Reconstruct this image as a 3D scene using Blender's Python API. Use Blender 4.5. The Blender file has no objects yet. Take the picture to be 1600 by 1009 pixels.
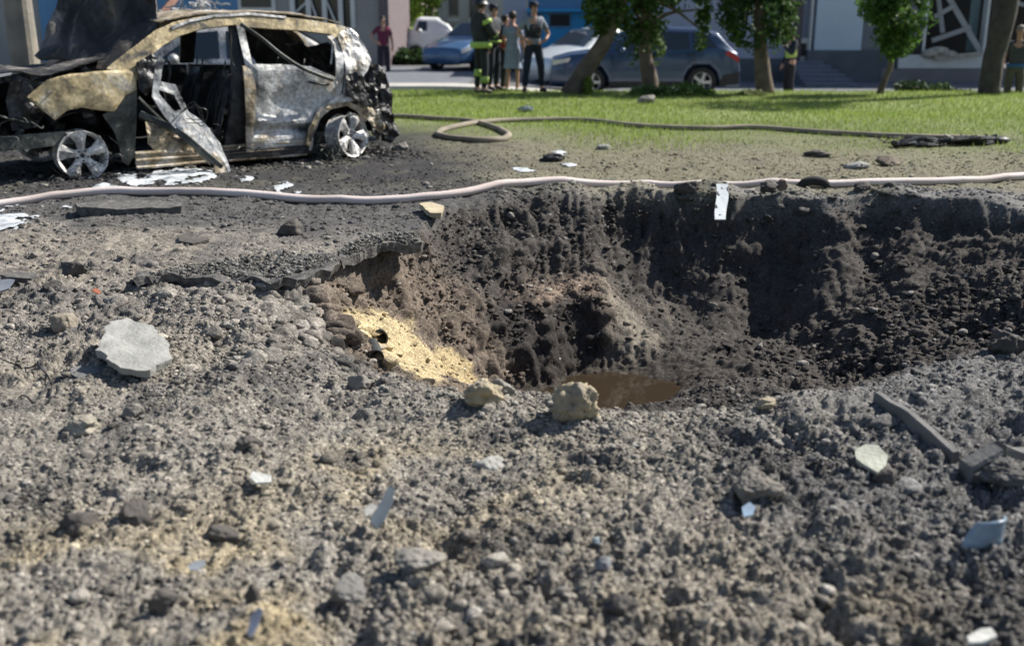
import bpy, bmesh, math, random
import numpy as np
from mathutils import Vector, Matrix, Euler, geometry as mgeo
from mathutils import noise as mnoise

# ------------------------------------------------------------------ camera
FPX, CX, CY, CAMH = 1650.0, 800.0, 504.5, 1.5          # photo is 1600 px wide
PITCH = math.atan(482.0 / FPX)
sc = bpy.context.scene
COL = sc.collection
cam = bpy.data.objects.new('camera', bpy.data.cameras.new('camera'))
COL.objects.link(cam)
cam.location = (0, 0, CAMH)
cam.rotation_euler = (math.pi / 2 - PITCH, 0, 0)
cam.data.sensor_width = 36.0
cam.data.lens = 36.0 * FPX / 1600.0
cam.data.clip_start = 0.05
cam.data.clip_end = 2000
cam.data.dof.use_dof = True
cam.data.dof.focus_distance = 6.0
cam.data.dof.aperture_fstop = (cam.data.lens / 1000.0) / 0.021
sc.camera = cam

# ------------------------------------------------------------------ world and sun
SUN_EL = math.radians(43)
SUN_DIR = Vector((0.88, 0.47, 0)).normalized()          # horizontal direction towards the sun
world = bpy.data.worlds.new('World')
sc.world = world
world.use_nodes = True
wn = world.node_tree
sky = wn.nodes.new('ShaderNodeTexSky')
sky.sky_type = 'NISHITA'
sky.sun_disc = False
sky.sun_elevation = SUN_EL
sky.sun_rotation = math.atan2(SUN_DIR.x, SUN_DIR.y)
wn.links.new(sky.outputs[0], wn.nodes['Background'].inputs[0])
wn.nodes['Background'].inputs[1].default_value = 0.07
sl = bpy.data.lights.new('sun', 'SUN')
sl.energy = 5.0
sl.angle = math.radians(0.5)
sl.color = (1.0, 0.95, 0.86)
sun = bpy.data.objects.new('sun', sl)
COL.objects.link(sun)
sd = Vector((SUN_DIR.x * math.cos(SUN_EL), SUN_DIR.y * math.cos(SUN_EL), math.sin(SUN_EL)))
sun.rotation_euler = sd.to_track_quat('Z', 'Y').to_euler()
sun.location = (8, 3, 12)
sc.view_settings.view_transform = 'Standard'
sc.view_settings.look = 'None'
sc.view_settings.exposure = 0.72
sc.view_settings.gamma = 1.0

# ------------------------------------------------------------------ helpers
cp, sp = math.cos(PITCH), math.sin(PITCH)
def ray(x, y):
    u, v = (x - CX) / FPX, (y - CY) / FPX
    return Vector((u, cp - v * sp, -(sp + v * cp)))
def pz(x, y, z=0.0):                 # point of the photo on the level z
    r = ray(x, y); t = (z - CAMH) / r.z
    return Vector((0, 0, CAMH)) + r * t
def py(x, y, Y):                     # point of the photo at distance Y
    r = ray(x, y); t = Y / r.y
    return Vector((0, 0, CAMH)) + r * t

def tag(o, label=None, cat=None, group=None, kind=None):
    if label: o['label'] = label
    if cat: o['category'] = cat
    if group: o['group'] = group
    if kind: o['kind'] = kind
    return o
def empty(name, loc=(0, 0, 0), rz=0.0, parent=None):
    o = bpy.data.objects.new(name, None); COL.objects.link(o)
    o.location = loc; o.rotation_euler = (0, 0, rz)
    o.empty_display_size = 0.2
    if parent: o.parent = parent
    return o
def mesh_obj(name, verts, faces, mat=None, parent=None, smooth=False):
    me = bpy.data.meshes.new(name)
    me.from_pydata([tuple(v) for v in verts], [], [tuple(f) for f in faces])
    me.update()
    if smooth:
        me.polygons.foreach_set('use_smooth', [True] * len(me.polygons))
    o = bpy.data.objects.new(name, me); COL.objects.link(o)
    if mat: me.materials.append(mat)
    if parent: o.parent = parent
    return o
def np_mesh(name, V, F, mat=None, smooth=True, col=None, parent=None):
    """V (n,3), F (m,k) numpy arrays, k = 3 or 4"""
    me = bpy.data.meshes.new(name)
    k = F.shape[1]
    me.vertices.add(len(V)); me.vertices.foreach_set('co', V.astype(np.float32).ravel())
    me.loops.add(F.size); me.loops.foreach_set('vertex_index', F.astype(np.int32).ravel())
    me.polygons.add(len(F))
    me.polygons.foreach_set('loop_start', np.arange(0, F.size, k, dtype=np.int32))
    me.polygons.foreach_set('loop_total', np.full(len(F), k, dtype=np.int32))
    if smooth: me.polygons.foreach_set('use_smooth', np.ones(len(F), dtype=bool))
    me.update(calc_edges=True); me.validate()
    if col is not None:
        a = me.color_attributes.new('Col', 'FLOAT_COLOR', 'POINT')
        c4 = np.ones((len(V), 4), dtype=np.float32); c4[:, :3] = col
        a.data.foreach_set('color', c4.ravel())
    o = bpy.data.objects.new(name, me); COL.objects.link(o)
    if mat: me.materials.append(mat)
    if parent: o.parent = parent
    return o

# ---- numpy noise
def _hash(ix, iy, iz, seed):
    h = (ix.astype(np.int64) * 374761393 + iy.astype(np.int64) * 668265263 + iz.astype(np.int64) * 2147483647 + seed * 974634777) & 0xFFFFFFFF
    h = ((h ^ (h >> 13)) * 1274126177) & 0xFFFFFFFF
    h = ((h ^ (h >> 16)) * 2246822519) & 0xFFFFFFFF
    h = h ^ (h >> 15)
    return (h & 0xFFFFFF).astype(np.float64) / float(0xFFFFFF)
def vnoise(x, y, z, seed=0):
    x, y, z = np.broadcast_arrays(np.asarray(x, float), np.asarray(y, float), np.asarray(z, float))
    fx, fy, fz = np.floor(x), np.floor(y), np.floor(z)
    tx, ty, tz = x - fx, y - fy, z - fz
    tx = tx * tx * (3 - 2 * tx); ty = ty * ty * (3 - 2 * ty); tz = tz * tz * (3 - 2 * tz)
    ix, iy, iz = fx.astype(np.int64), fy.astype(np.int64), fz.astype(np.int64)
    r = 0
    for dx in (0, 1):
        wx = tx if dx else 1 - tx
        for dy in (0, 1):
            wy = ty if dy else 1 - ty
            for dz in (0, 1):
                wz = tz if dz else 1 - tz
                r = r + wx * wy * wz * _hash(ix + dx, iy + dy, iz + dz, seed)
    return r * 2 - 1
def fbm(x, y, z, freq, octv=4, seed=0, gain=0.5):
    r = 0; a = 1.0; n = 0
    for o in range(octv):
        r = r + a * vnoise(x * freq + 13.7 * o, y * freq - 7.3 * o, z * freq + 3.1 * o, seed + o)
        n += a; a *= gain; freq *= 2.03
    return r / n
def worley(x, y, cell, seed=0):
    """F1, F2 in units of the cell, id of nearest (0..1)"""
    X, Y = x / cell, y / cell
    ix, iy = np.floor(X), np.floor(Y)
    f1 = np.full(X.shape, 9.0); f2 = np.full(X.shape, 9.0); idn = np.zeros(X.shape)
    z0 = np.zeros_like(ix)
    for dx in (-1, 0, 1):
        for dy in (-1, 0, 1):
            cx, cy = ix + dx, iy + dy
            px = cx + _hash(cx, cy, z0, seed); pyy = cy + _hash(cx, cy, z0 + 1, seed)
            d = np.hypot(X - px, Y - pyy)
            hid = _hash(cx, cy, z0 + 2, seed)
            closer = d < f1
            f2 = np.where(closer, f1, np.minimum(f2, d))
            idn = np.where(closer, hid, idn)
            f1 = np.where(closer, d, f1)
    return f1, f2, idn
def sstep(a, b, x):
    t = np.clip((x - a) / (b - a), 0, 1); return t * t * (3 - 2 * t)

# ------------------------------------------------------------------ materials
def mat_new(name):
    m = bpy.data.materials.new(name); m.use_nodes = True
    return m, m.node_tree, m.node_tree.nodes['Principled BSDF']
def N(nt, t, **kw):
    n = nt.nodes.new(t)
    for k, v in kw.items():
        setattr(n, k, v)
    return n
def simple(name, c, rough=0.6, metal=0.0, var=0.15, scale=6.0, bump=0.0, bscale=40.0, spec=None, c2=None):
    """a colour that varies with object-space noise, optional second colour in patches"""
    m, nt, b = mat_new(name)
    tc = N(nt, 'ShaderNodeTexCoord')
    n = N(nt, 'ShaderNodeTexNoise'); n.inputs['Scale'].default_value = scale; n.inputs['Detail'].default_value = 6
    nt.links.new(tc.outputs['Object'], n.inputs['Vector'])
    r = N(nt, 'ShaderNodeValToRGB')
    r.color_ramp.elements[0].position = 0.35; r.color_ramp.elements[1].position = 0.65
    a = c2 if c2 else tuple(max(0, v * (1 - var)) for v in c)
    e = c if c2 else tuple(min(1, v * (1 + var)) for v in c)
    r.color_ramp.elements[0].color = (*a[:3], 1); r.color_ramp.elements[1].color = (*e[:3], 1)
    nt.links.new(n.outputs['Fac'], r.inputs['Fac'])
    nt.links.new(r.outputs['Color'], b.inputs['Base Color'])
    b.inputs['Roughness'].default_value = rough; b.inputs['Metallic'].default_value = metal
    if spec is not None: b.inputs['Specular IOR Level'].default_value = spec
    if bump > 0:
        n2 = N(nt, 'ShaderNodeTexNoise'); n2.inputs['Scale'].default_value = bscale; n2.inputs['Detail'].default_value = 8
        nt.links.new(tc.outputs['Object'], n2.inputs['Vector'])
        bp = N(nt, 'ShaderNodeBump'); bp.inputs['Strength'].default_value = bump; bp.inputs['Distance'].default_value = 0.01
        nt.links.new(n2.outputs['Fac'], bp.inputs['Height']); nt.links.new(bp.outputs['Normal'], b.inputs['Normal'])
    return m
def soil_mat(name, fine=1.0):
    """colour from the Col attribute (soil type, plus painted shade below the ledge), broken up by grain noise"""
    m, nt, b = mat_new(name)
    at = N(nt, 'ShaderNodeAttribute', attribute_name='Col')
    tc = N(nt, 'ShaderNodeTexCoord')
    n1 = N(nt, 'ShaderNodeTexNoise'); n1.inputs['Scale'].default_value = 55; n1.inputs['Detail'].default_value = 8; n1.inputs['Roughness'].default_value = 0.7
    n2 = N(nt, 'ShaderNodeTexNoise'); n2.inputs['Scale'].default_value = 9; n2.inputs['Detail'].default_value = 5
    vo = N(nt, 'ShaderNodeTexVoronoi'); vo.inputs['Scale'].default_value = 130
    for q in (n1, n2, vo): nt.links.new(tc.outputs['Object'], q.inputs['Vector'])
    mr = N(nt, 'ShaderNodeMapRange'); mr.inputs['From Min'].default_value = 0.3; mr.inputs['From Max'].default_value = 0.7
    mr.inputs['To Min'].default_value = 0.4; mr.inputs['To Max'].default_value = 1.55
    nt.links.new(n1.outputs['Fac'], mr.inputs['Value'])
    mr2 = N(nt, 'ShaderNodeMapRange'); mr2.inputs['From Min'].default_value = 0.3; mr2.inputs['From Max'].default_value = 0.7
    mr2.inputs['To Min'].default_value = 0.78; mr2.inputs['To Max'].default_value = 1.2
    nt.links.new(n2.outputs['Fac'], mr2.inputs['Value'])
    mu = N(nt, 'ShaderNodeMath', operation='MULTIPLY'); nt.links.new(mr.outputs[0], mu.inputs[0]); nt.links.new(mr2.outputs[0], mu.inputs[1])
    # sparse pale grit
    cr = N(nt, 'ShaderNodeSeparateColor'); nt.links.new(vo.outputs['Color'], cr.inputs[0])
    gt = N(nt, 'ShaderNodeMath', operation='GREATER_THAN'); gt.inputs[1].default_value = 0.86
    nt.links.new(cr.outputs[0], gt.inputs[0])
    ma = N(nt, 'ShaderNodeMath', operation='MULTIPLY_ADD'); ma.inputs[1].default_value = 0.75
    nt.links.new(gt.outputs[0], ma.inputs[0]); nt.links.new(mu.outputs[0], ma.inputs[2])
    sc_ = N(nt, 'ShaderNodeVectorMath', operation='SCALE')
    nt.links.new(at.outputs['Color'], sc_.inputs[0]); nt.links.new(ma.outputs[0], sc_.inputs['Scale'])
    nt.links.new(sc_.outputs[0], b.inputs['Base Color'])
    b.inputs['Roughness'].default_value = 0.93
    b.inputs['Specular IOR Level'].default_value = 0.25
    bp = N(nt, 'ShaderNodeBump'); bp.inputs['Strength'].default_value = 0.7 * fine; bp.inputs['Distance'].default_value = 0.012
    nt.links.new(n1.outputs['Fac'], bp.inputs['Height'])
    bp2 = N(nt, 'ShaderNodeBump'); bp2.inputs['Strength'].default_value = 0.5 * fine; bp2.inputs['Distance'].default_value = 0.005; bp2.invert = True
    nt.links.new(vo.outputs['Distance'], bp2.inputs['Height']); nt.links.new(bp.outputs['Normal'], bp2.inputs['Normal'])
    nt.links.new(bp2.outputs['Normal'], b.inputs['Normal'])
    return m
M_SOIL = soil_mat('soil')

# ------------------------------------------------------------------ terrain
CC = np.array([0.75, 6.9])
RIM = [(-.95, 5.05), (-.62, 4.5), (0, 4.20), (.5, 4.12), (1.1, 4.14), (1.8, 4.32), (2.5, 4.72), (3.5, 5.15), (4.5, 6.0), (4.6, 7.6), (3.5, 8.75), (2.0, 9.05), (1.3, 9.2), (.6, 9.2), (0, 9.1), (-.35, 8.7), (-.6, 7.5), (-1.0, 6.9), (-1.12, 6.2), (-1.05, 5.6)]
_a = [(math.atan2(y - CC[1], x - CC[0]), math.hypot(x - CC[0], y - CC[1])) for x, y in RIM]
_a.sort(); RT = np.array([a for a, _ in _a]); RR = np.array([r for _, r in _a])
RTp = np.concatenate([RT - 2 * math.pi, RT, RT + 2 * math.pi]); RRp = np.tile(RR, 3)
NODES = np.array([0, .12, .22, .30, .39, .50, .62, .72, .85, .93, 1.0])
PROF = {
    -150: [-1.25, -1.2, -1.1, -1.0, -.90, -.78, -.62, -.48, -.26, -.10, 0],
    -90: [-1.25, -1.2, -1.1, -1.0, -.90, -.75, -.60, -.45, -.22, -.10, 0],
    -35: [-1.25, -1.15, -1.0, -.90, -.78, -.65, -.50, -.36, -.18, -.08, 0],
    0: [-1.25, -1.12, -1.05, -.98, -.87, -.66, -.44, -.30, -.15, -.07, 0],
    24: [-1.25, -1.15, -1.10, -1.07, -1.03, -.93, -.74, -.54, -.30, -.15, 0],
    45: [-1.25, -1.2, -1.10, -1.07, -1.05, -1.02, -.95, -.84, -.56, -.26, 0],
    76: [-1.25, -1.2, -1.1, -1.05, -1.01, -.95, -.86, -.76, -.50, -.22, 0],
    95: [-1.25, -1.2, -1.12, -1.04, -.58, -.52, -.46, -.24, -.17, -.08, 0],
    135: [-1.25, -1.22, -1.14, -1.05, -.60, -.54, -.48, -.24, -.19, -.12, 0],
    155: [-1.25, -1.22, -1.16, -1.12, -1.04, -.68, -.58, -.48, -.38, -.28, 0],
    178: [-1.25, -1.2, -1.15, -1.10, -1.04, -.92, -.75, -.58, -.36, -.22, 0],
    200: [-1.25, -1.2, -1.15, -1.08, -1.0, -.88, -.70, -.54, -.34, -.20, 0],
}
PA = np.array(sorted(PROF)); PT = np.array([PROF[a] for a in PA])
PAp = np.concatenate([PA - 360, PA, PA + 360]); PTp = np.vstack([PT, PT, PT])
def crater(x, y):
    dx, dy = x - CC[0], y - CC[1]
    r = np.hypot(dx, dy); th = np.arctan2(dy, dx)
    R = np.interp(th, RTp, RRp)
    z0 = np.zeros_like(x)
    wob = fbm(x, y, z0, 1.0, 2, 5) * 0.11 + fbm(x, y, z0, 3.4, 3, 9) * 0.028
    rho = r / R + wob * sstep(0.15, 0.5, r / R)
    deg = np.degrees(th) + fbm(x, y, z0, 0.8, 2, 31) * 6
    j = np.clip(np.searchsorted(PAp, deg) - 1, 0, len(PAp) - 2)
    t = np.clip((deg - PAp[j]) / (PAp[j + 1] - PAp[j]), 0, 1)
    k = np.clip(np.searchsorted(NODES, rho) - 1, 0, len(NODES) - 2)
    s = np.clip((rho - NODES[k]) / (NODES[k + 1] - NODES[k]), 0, 1)
    a = PTp[j, k] * (1 - s) + PTp[j, k + 1] * s
    b = PTp[j + 1, k] * (1 - s) + PTp[j + 1, k + 1] * s
    return a * (1 - t) + b * t, rho, deg
def seg_blob(x, y, ax, ay, bx, by, w):
    vx, vy = bx - ax, by - ay
    t = np.clip(((x - ax) * vx + (y - ay) * vy) / (vx * vx + vy * vy), 0, 1)
    d = np.hypot(x - ax - t * vx, y - ay - t * vy)
    return np.exp(-(d / w) ** 2)
def base_height(x, y):
    z0 = np.zeros_like(x)
    zc, rho, deg = crater(x, y)
    near = 1 - sstep(9.5, 12, y)
    z = zc + 0.0
    out = np.clip(rho - 1, 0, 3)
    # thrown out earth round the near rim
    z = z + 0.035 * np.exp(-((rho - 1.10) / 0.10) ** 2) * sstep(8.5, 6, y) * sstep(-.6, .2, x)
    z = z + fbm(x, y, z0, 0.7, 3, 17) * 0.06 * near * sstep(0.9, 1.15, rho)
    z = z + fbm(x, y, z0, 2.6, 3, 23) * 0.040 * near * (1 - sstep(8, 9.8, y) * 0.8)
    # buttress on the far wall
    z = z + 0.10 * seg_blob(x, y, 1.02, 7.75, 1.15, 8.3, 0.16)
    z = z + 0.10 * sstep(.95, 1.35, x) * sstep(-.9, -1.05, z)
    z = z + 0.18 * seg_blob(x, y, 2.75, 8.6, 2.45, 8.25, 0.2)
    z = z - 0.10 * seg_blob(x, y, 2.2, 8.6, 2.0, 8.1, 0.2)
    for (bx, by, bh, bw) in ((1.1, 9.22, .10, .22), (1.75, 9.2, .13, .25), (2.35, 9.25, .09, .2), (.45, 9.25, .07, .25), (3.3, 9.0, .10, .3), (3.9, 8.7, .08, .3), (-.1, 9.1, .05, .2)):
        z = z + bh * np.exp(-((x - bx) ** 2 + (y - by) ** 2) / bw ** 2)
    z = z - 0.18 * np.exp(-((x - .18) / .42) ** 2 - ((y - 6.95) / .35) ** 2)
    # heap behind the pipe and the mound left of the hole
    z = z + 0.07 * seg_blob(x, y, -1.75, 5.4, -1.4, 5.0, 0.3) - 0.13 * seg_blob(x, y, -0.55, 4.75, -0.85, 5.3, 0.3)
    z = z - 0.14 * seg_blob(x, y, -1.62, 5.62, -1.15, 5.75, 0.13)
    z = z + 0.05 * seg_blob(x, y, -1.3, 3.6, -0.7, 3.4, 0.3)
    # right hand heap
    z = z + 0.03 * seg_blob(x, y, 2.3, 4.2, 3.2, 4.4, 0.5)
    # verge drops to the road
    drop = (0.10 + 0.28 * sstep(-1.0, 2.5, x)) * sstep(21.8, 23.0, y)
    z = z - drop
    z = z + 0.05 * fbm(x, y, z0, 0.35, 3, 41) * sstep(11, 14, y) * (1 - sstep(20, 22, y))
    return z, rho, deg
def ground_colour(x, y, z, rho, deg):
    z0 = np.zeros_like(x)
    c = np.empty(x.shape + (3,))
    def mix(w, col):
        w = np.clip(w, 0, 1)[..., None]
        c[...] = c * (1 - w) + np.array(col) * w
    n1 = fbm(x, y, z0, 1.1, 4, 51); n2 = fbm(x, y, z0, 3.5, 4, 61); n3 = fbm(x, y, z * 1.0, 9, 3, 71)
    c[...] = (0.205, 0.190, 0.168)
    mix(sstep(-0.1, 0.6, n1) * 0.7, (0.275, 0.24, 0.185))
    # right foreground greyer and darker
    mix(sstep(0.25, 1.3, x + 0.5 * n2 - (y - 2.5) * 0.1 + 0.3 * n1) * 0.85, (0.120, 0.120, 0.122))
    # left edge greyish
    mix(sstep(3.9, 5.2, y + n2 * 0.6) * sstep(0.2, -0.6, x) * 0.6, (0.17, 0.155, 0.14))
    # yellow sand in the foreground
    mix(np.exp(-(((x + 0.85 + 0.25 * n2) / 0.8) ** 2 + ((y - 2.55) / 0.42) ** 2)) * sstep(-0.35, 0.3, n2 + 0.3 * n1) * 0.85, (0.36, 0.285, 0.15))
    mix(np.exp(-(((x + 0.3) / 0.55) ** 2 + ((y - 3.3) / 0.35) ** 2)) * sstep(-0.4, 0.3, n2) * 0.7, (0.33, 0.275, 0.18))
    mix(np.exp(-(((x - 0.75) / 0.45) ** 2 + ((y - 2.45) / 0.2) ** 2)) * sstep(-0.4, 0.3, n2) * 0.6, (0.33, 0.27, 0.17))
    mix(sstep(0.15, 0.5, n2) * 0.7, (0.078, 0.075, 0.074))
    # burnt asphalt dust behind on the left
    mix(sstep(6.2, 7.4, y + n2 * 0.5 + 0.25 * x) * sstep(1.2, -0.6, x + n1), (0.078, 0.076, 0.075))
    mix(sstep(8.9, 9.9, y + n1 * .7) * sstep(1.3, -.5, x + n1 * 1.2), (0.036, 0.035, 0.036))
    # right behind the hole: olive gravel and dry grass
    back = sstep(8.7, 9.6, y + 0.5 * n2)
    mix(back * sstep(-1.0, 0.6, x + n1 * 0.8 + (y - 11) * 0.25), (0.150, 0.140, 0.098))
    mix(back * sstep(0.1, 0.5, n2) * 0.5, (0.10, 0.095, 0.075))
    mix(sstep(11.0, 14.5, y + 1.5 * n1 + 0.25 * x - 1) * sstep(-1.6, 0.0, x + (y - 12) * .4), (0.125, 0.145, 0.06))
    mix(sstep(14.5, 17.0, y + 1.2 * n1 + 0.1 * x), (0.165, 0.20, 0.07))
    mix(sstep(21.9, 22.8, y), (0.12, 0.12, 0.12))
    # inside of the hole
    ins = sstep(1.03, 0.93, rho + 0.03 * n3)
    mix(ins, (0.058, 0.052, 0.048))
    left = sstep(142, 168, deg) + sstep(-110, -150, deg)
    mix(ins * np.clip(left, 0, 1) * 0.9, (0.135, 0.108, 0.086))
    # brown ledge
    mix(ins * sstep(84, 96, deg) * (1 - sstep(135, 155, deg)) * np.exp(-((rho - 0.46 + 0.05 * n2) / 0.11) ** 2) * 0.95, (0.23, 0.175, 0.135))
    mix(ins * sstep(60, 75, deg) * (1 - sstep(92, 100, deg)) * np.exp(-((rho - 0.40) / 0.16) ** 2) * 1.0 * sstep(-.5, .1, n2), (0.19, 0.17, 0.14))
    mix(ins * sstep(-.50, -.60, z + .05 * n3) * sstep(90, 100, deg) * (1 - sstep(160, 172, deg)) * .9, (0.030, 0.027, 0.026))  # shade on the wall below the ledge, painted into the colour
    # sand round the pipe
    sandw = np.exp(-(((x + 0.70) / 0.33) ** 2 + ((y - 6.15) / 0.52) ** 2 + ((z + 0.42) / 0.42) ** 2)) * 1.6 + 0.35 * n3 + .1 * n2
    mix(sstep(0.45, 0.75, sandw) * ins, (0.37, 0.30, 0.18))
    sandw = np.exp(-(((x + 0.35) / 0.22) ** 2 + ((y - 6.6) / 0.3) ** 2)) * 1.2 + 0.25 * n3
    mix(sstep(0.5, 0.8, sandw) * ins * .8, (0.40, 0.32, 0.18))
    # wet dark soil near the water
    mix(sstep(-0.92, -1.04, z) * 0.6, (0.05, 0.042, 0.035))
    return c
def clods(x, yy, amp, seed):
    """crumbly relief: warped cellular domes of three sizes"""
    z0 = np.zeros_like(x)
    wx = x + fbm(x, yy, z0, 16, 3, seed) * 0.035; wy = yy + fbm(x, yy, z0 + 5, 16, 3, seed + 3) * 0.035
    h = 0
    for cell, a, s in ((0.21, 0.034, 1), (0.085, 0.024, 2), (0.038, 0.023, 3), (0.019, 0.015, 4), (0.010, 0.006, 5)):
        f1, f2, i = worley(wx + s * 3.1, wy, cell, seed + s)
        dome = np.sqrt(np.clip(1 - (f1 / 0.85) ** 2, 0, 1)) * sstep(0.0, 0.25, f2 - f1)
        h = h + a * dome * (0.1 + 1.1 * i ** 2.5)
    h = h + fbm(x, yy, z0, 7, 3, seed + 9) * 0.022 - 0.05 * sstep(0.22, 0.6, fbm(x, yy, z0, 4.5, 3, seed + 12)) + fbm(x, yy, z0, 40, 3, seed + 15) * 0.010
    return (h - 0.03) * amp
def terrain():
    def geo(a, b, k):
        out = [a]
        while out[-1] < b: out.append(out[-1] * (1 + k))
        return out
    ys = [-30, -12, -5, -2, -0.5, 0.5, 1.0, 1.4, 1.6, 1.8] + geo(1.82, 5.9, .0024) + geo(5.92, 9.7, .0015) + geo(9.72, 24, .005) + geo(24.3, 60, .1) + [90, 160, 400, 1200]
    us = np.arange(-0.62, 0.62, 0.0019)
    ext = list(np.arange(0.624, 1.1, 0.0045)) + [1.2, 1.4, 1.8, 3.5, 10]
    us = np.concatenate([[-e for e in ext[::-1]], us, ext])
    ys = np.array(ys)
    Yg, Ug = np.meshgrid(ys, us, indexing='ij')
    Xg = Ug * (np.maximum(Yg, 1.4) + 0.5)
    sh = Xg.shape
    x, y = Xg.ravel(), Yg.ravel()
    z, rho, deg = base_height(x, y)
    Z = z.reshape(sh)
    # normals of the base surface
    P = np.stack([Xg, Yg, Z], -1)
    du = np.gradient(P, axis=1); dv = np.gradient(P, axis=0)
    n = np.cross(du, dv); n /= np.linalg.norm(n, axis=-1, keepdims=True) + 1e-9
    n[n[..., 2] < 0] *= -1
    n = n.reshape(-1, 3)
    V = P.reshape(-1, 3)
    act = (y > 1.3) & (y < 13.5) & (np.abs(x) < 12)
    q = np.where(act)[0]
    xa, ya, za = x[q], y[q], z[q]
    amp = 1.0 - 0.72 * sstep(6.0, 7.6, ya) * sstep(0.93, 1.05, rho[q])            # flatter ground beyond
    amp = amp * (1 - 0.25 * sstep(9.5, 12, ya)) 
    smooth_bowl = sstep(20, 50, deg[q]) * (1 - sstep(80, 95, deg[q])) * sstep(0.9, 0.75, rho[q])
    amp = amp * (1 - 0.55 * smooth_bowl)
    amp = amp * (0.60 + 0.80 * sstep(-.45, .45, fbm(xa, ya, xa * 0, 0.9, 3, 411)))
    slope = 1 - n[q, 2]
    h = clods(xa, ya - 1.1 * za, amp, 100)
    inner = sstep(1.02, 0.9, rho[q])
    big = fbm(xa, ya, za * 1.2, 3.4, 5, 200, .6) * 0.085 * inner * sstep(-1.15, -0.9, za) * (1 - .75 * smooth_bowl)
    # horizontal layering on the steep cuts
    lay = (fbm(xa * 0.5, ya * 0.5, za * 1.3, 9, 4, 300)) * 0.07 * inner * sstep(0.05, 0.3, slope) * (1 - .5 * smooth_bowl)
    h = h + big + lay + inner * (fbm(xa, ya, za, 26, 3, 610) * 0.016 + .014 * np.abs(fbm(xa, ya, za, 12, 3, 620)))
    h = h * (1 - 0.85 * np.exp(-(((xa + .68) / .35) ** 2 + ((ya - 6.2) / .5) ** 2)) * inner)
    V[q] += n[q] * h[:, None]
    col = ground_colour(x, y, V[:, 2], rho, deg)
    nr, nc = sh
    idx = np.arange(nr * nc).reshape(nr, nc)
    F = np.stack([idx[:-1, :-1], idx[:-1, 1:], idx[1:, 1:], idx[1:, :-1]], -1).reshape(-1, 4)
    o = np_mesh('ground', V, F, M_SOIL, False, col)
    tag(o, kind='structure')
    return V.reshape(nr, nc, 3), ys, us
TV, TY, TU = terrain()
def ground_z(x, y):
    """height of the finished ground, vectorised bilinear lookup"""
    x = np.atleast_1d(np.asarray(x, float)); y = np.atleast_1d(np.asarray(y, float))
    i = np.clip(np.searchsorted(TY, y) - 1, 0, len(TY) - 2)
    u = x / (np.maximum(y, 1.4) + 0.5)
    j = np.clip(np.searchsorted(TU, u) - 1, 0, len(TU) - 2)
    ti = np.clip((y - TY[i]) / (TY[i + 1] - TY[i]), 0, 1); tj = np.clip((u - TU[j]) / (TU[j + 1] - TU[j]), 0, 1)
    Z = TV[..., 2]
    return (Z[i, j] * (1 - ti) * (1 - tj) + Z[i + 1, j] * ti * (1 - tj) + Z[i, j + 1] * (1 - ti) * tj + Z[i + 1, j + 1] * ti * tj)
def gz(x, y): return float(ground_z(x, y)[0])

def hit(px_, py_, y0=2.0, y1=14.0):
    r = ray(px_, py_); ts = np.linspace(y0, y1, 3000) / r.y
    X, Y, Zr = r.x * ts, r.y * ts, CAMH + r.z * ts
    k = np.where(Zr < ground_z(X, Y))[0]
    i = k[0] if len(k) else -1
    return Vector((X[i], Y[i], Zr[i]))
# ------------------------------------------------------------------ rubble (nobody could count it)
def ico(sub):
    bm = bmesh.new(); bmesh.ops.create_icosphere(bm, subdivisions=sub, radius=1.0)
    V = np.array([v.co[:] for v in bm.verts]); F = np.array([[v.index for v in f.verts] for f in bm.faces])
    bm.free(); return V, F
def rock_variants(sub, n, seed, rough=0.35, crumb=.17):
    V, F = ico(sub); out = []
    rng = np.random.default_rng(seed)
    for k in range(n):
        o = rng.uniform(-50, 50, 3)
        W = V.copy()
        r = 1 + rough * fbm(V[:, 0] + o[0], V[:, 1] + o[1], V[:, 2] + o[2], 1.3, 3, seed + k) * 1.6
        W = W * r[:, None]
        for c in range(5):                                  # flat broken faces
            d = rng.normal(size=3); d /= np.linalg.norm(d)
            t = W @ d; lim = rng.uniform(0.5, 0.85)
            W -= np.clip(t - lim, 0, None)[:, None] * d * 0.85
        if sub >= 3:
            rr_ = fbm(V[:, 0] + o[1], V[:, 1] + o[2], V[:, 2] + o[0], 3.2, 5, seed + 50 + k, .62)
            W = W * (1 + crumb * (.12 - 1.5 * np.abs(rr_)) + .5 * crumb * fbm(V[:, 0], V[:, 1] + o[0], V[:, 2], 9, 3, seed + 60))[:, None]
        out.append(W)
    return out, F
def rand_rot(rng, n):
    qv = rng.normal(size=(n, 4)); qv /= np.linalg.norm(qv, axis=1, keepdims=True)
    w, x, y, z = qv.T
    return np.stack([np.stack([1 - 2 * (y * y + z * z), 2 * (x * y - z * w), 2 * (x * z + y * w)], -1),
                     np.stack([2 * (x * y + z * w), 1 - 2 * (x * x + z * z), 2 * (y * z - x * w)], -1),
                     np.stack([2 * (x * z - y * w), 2 * (y * z + x * w), 1 - 2 * (x * x + y * y)], -1)], 1)
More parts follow.
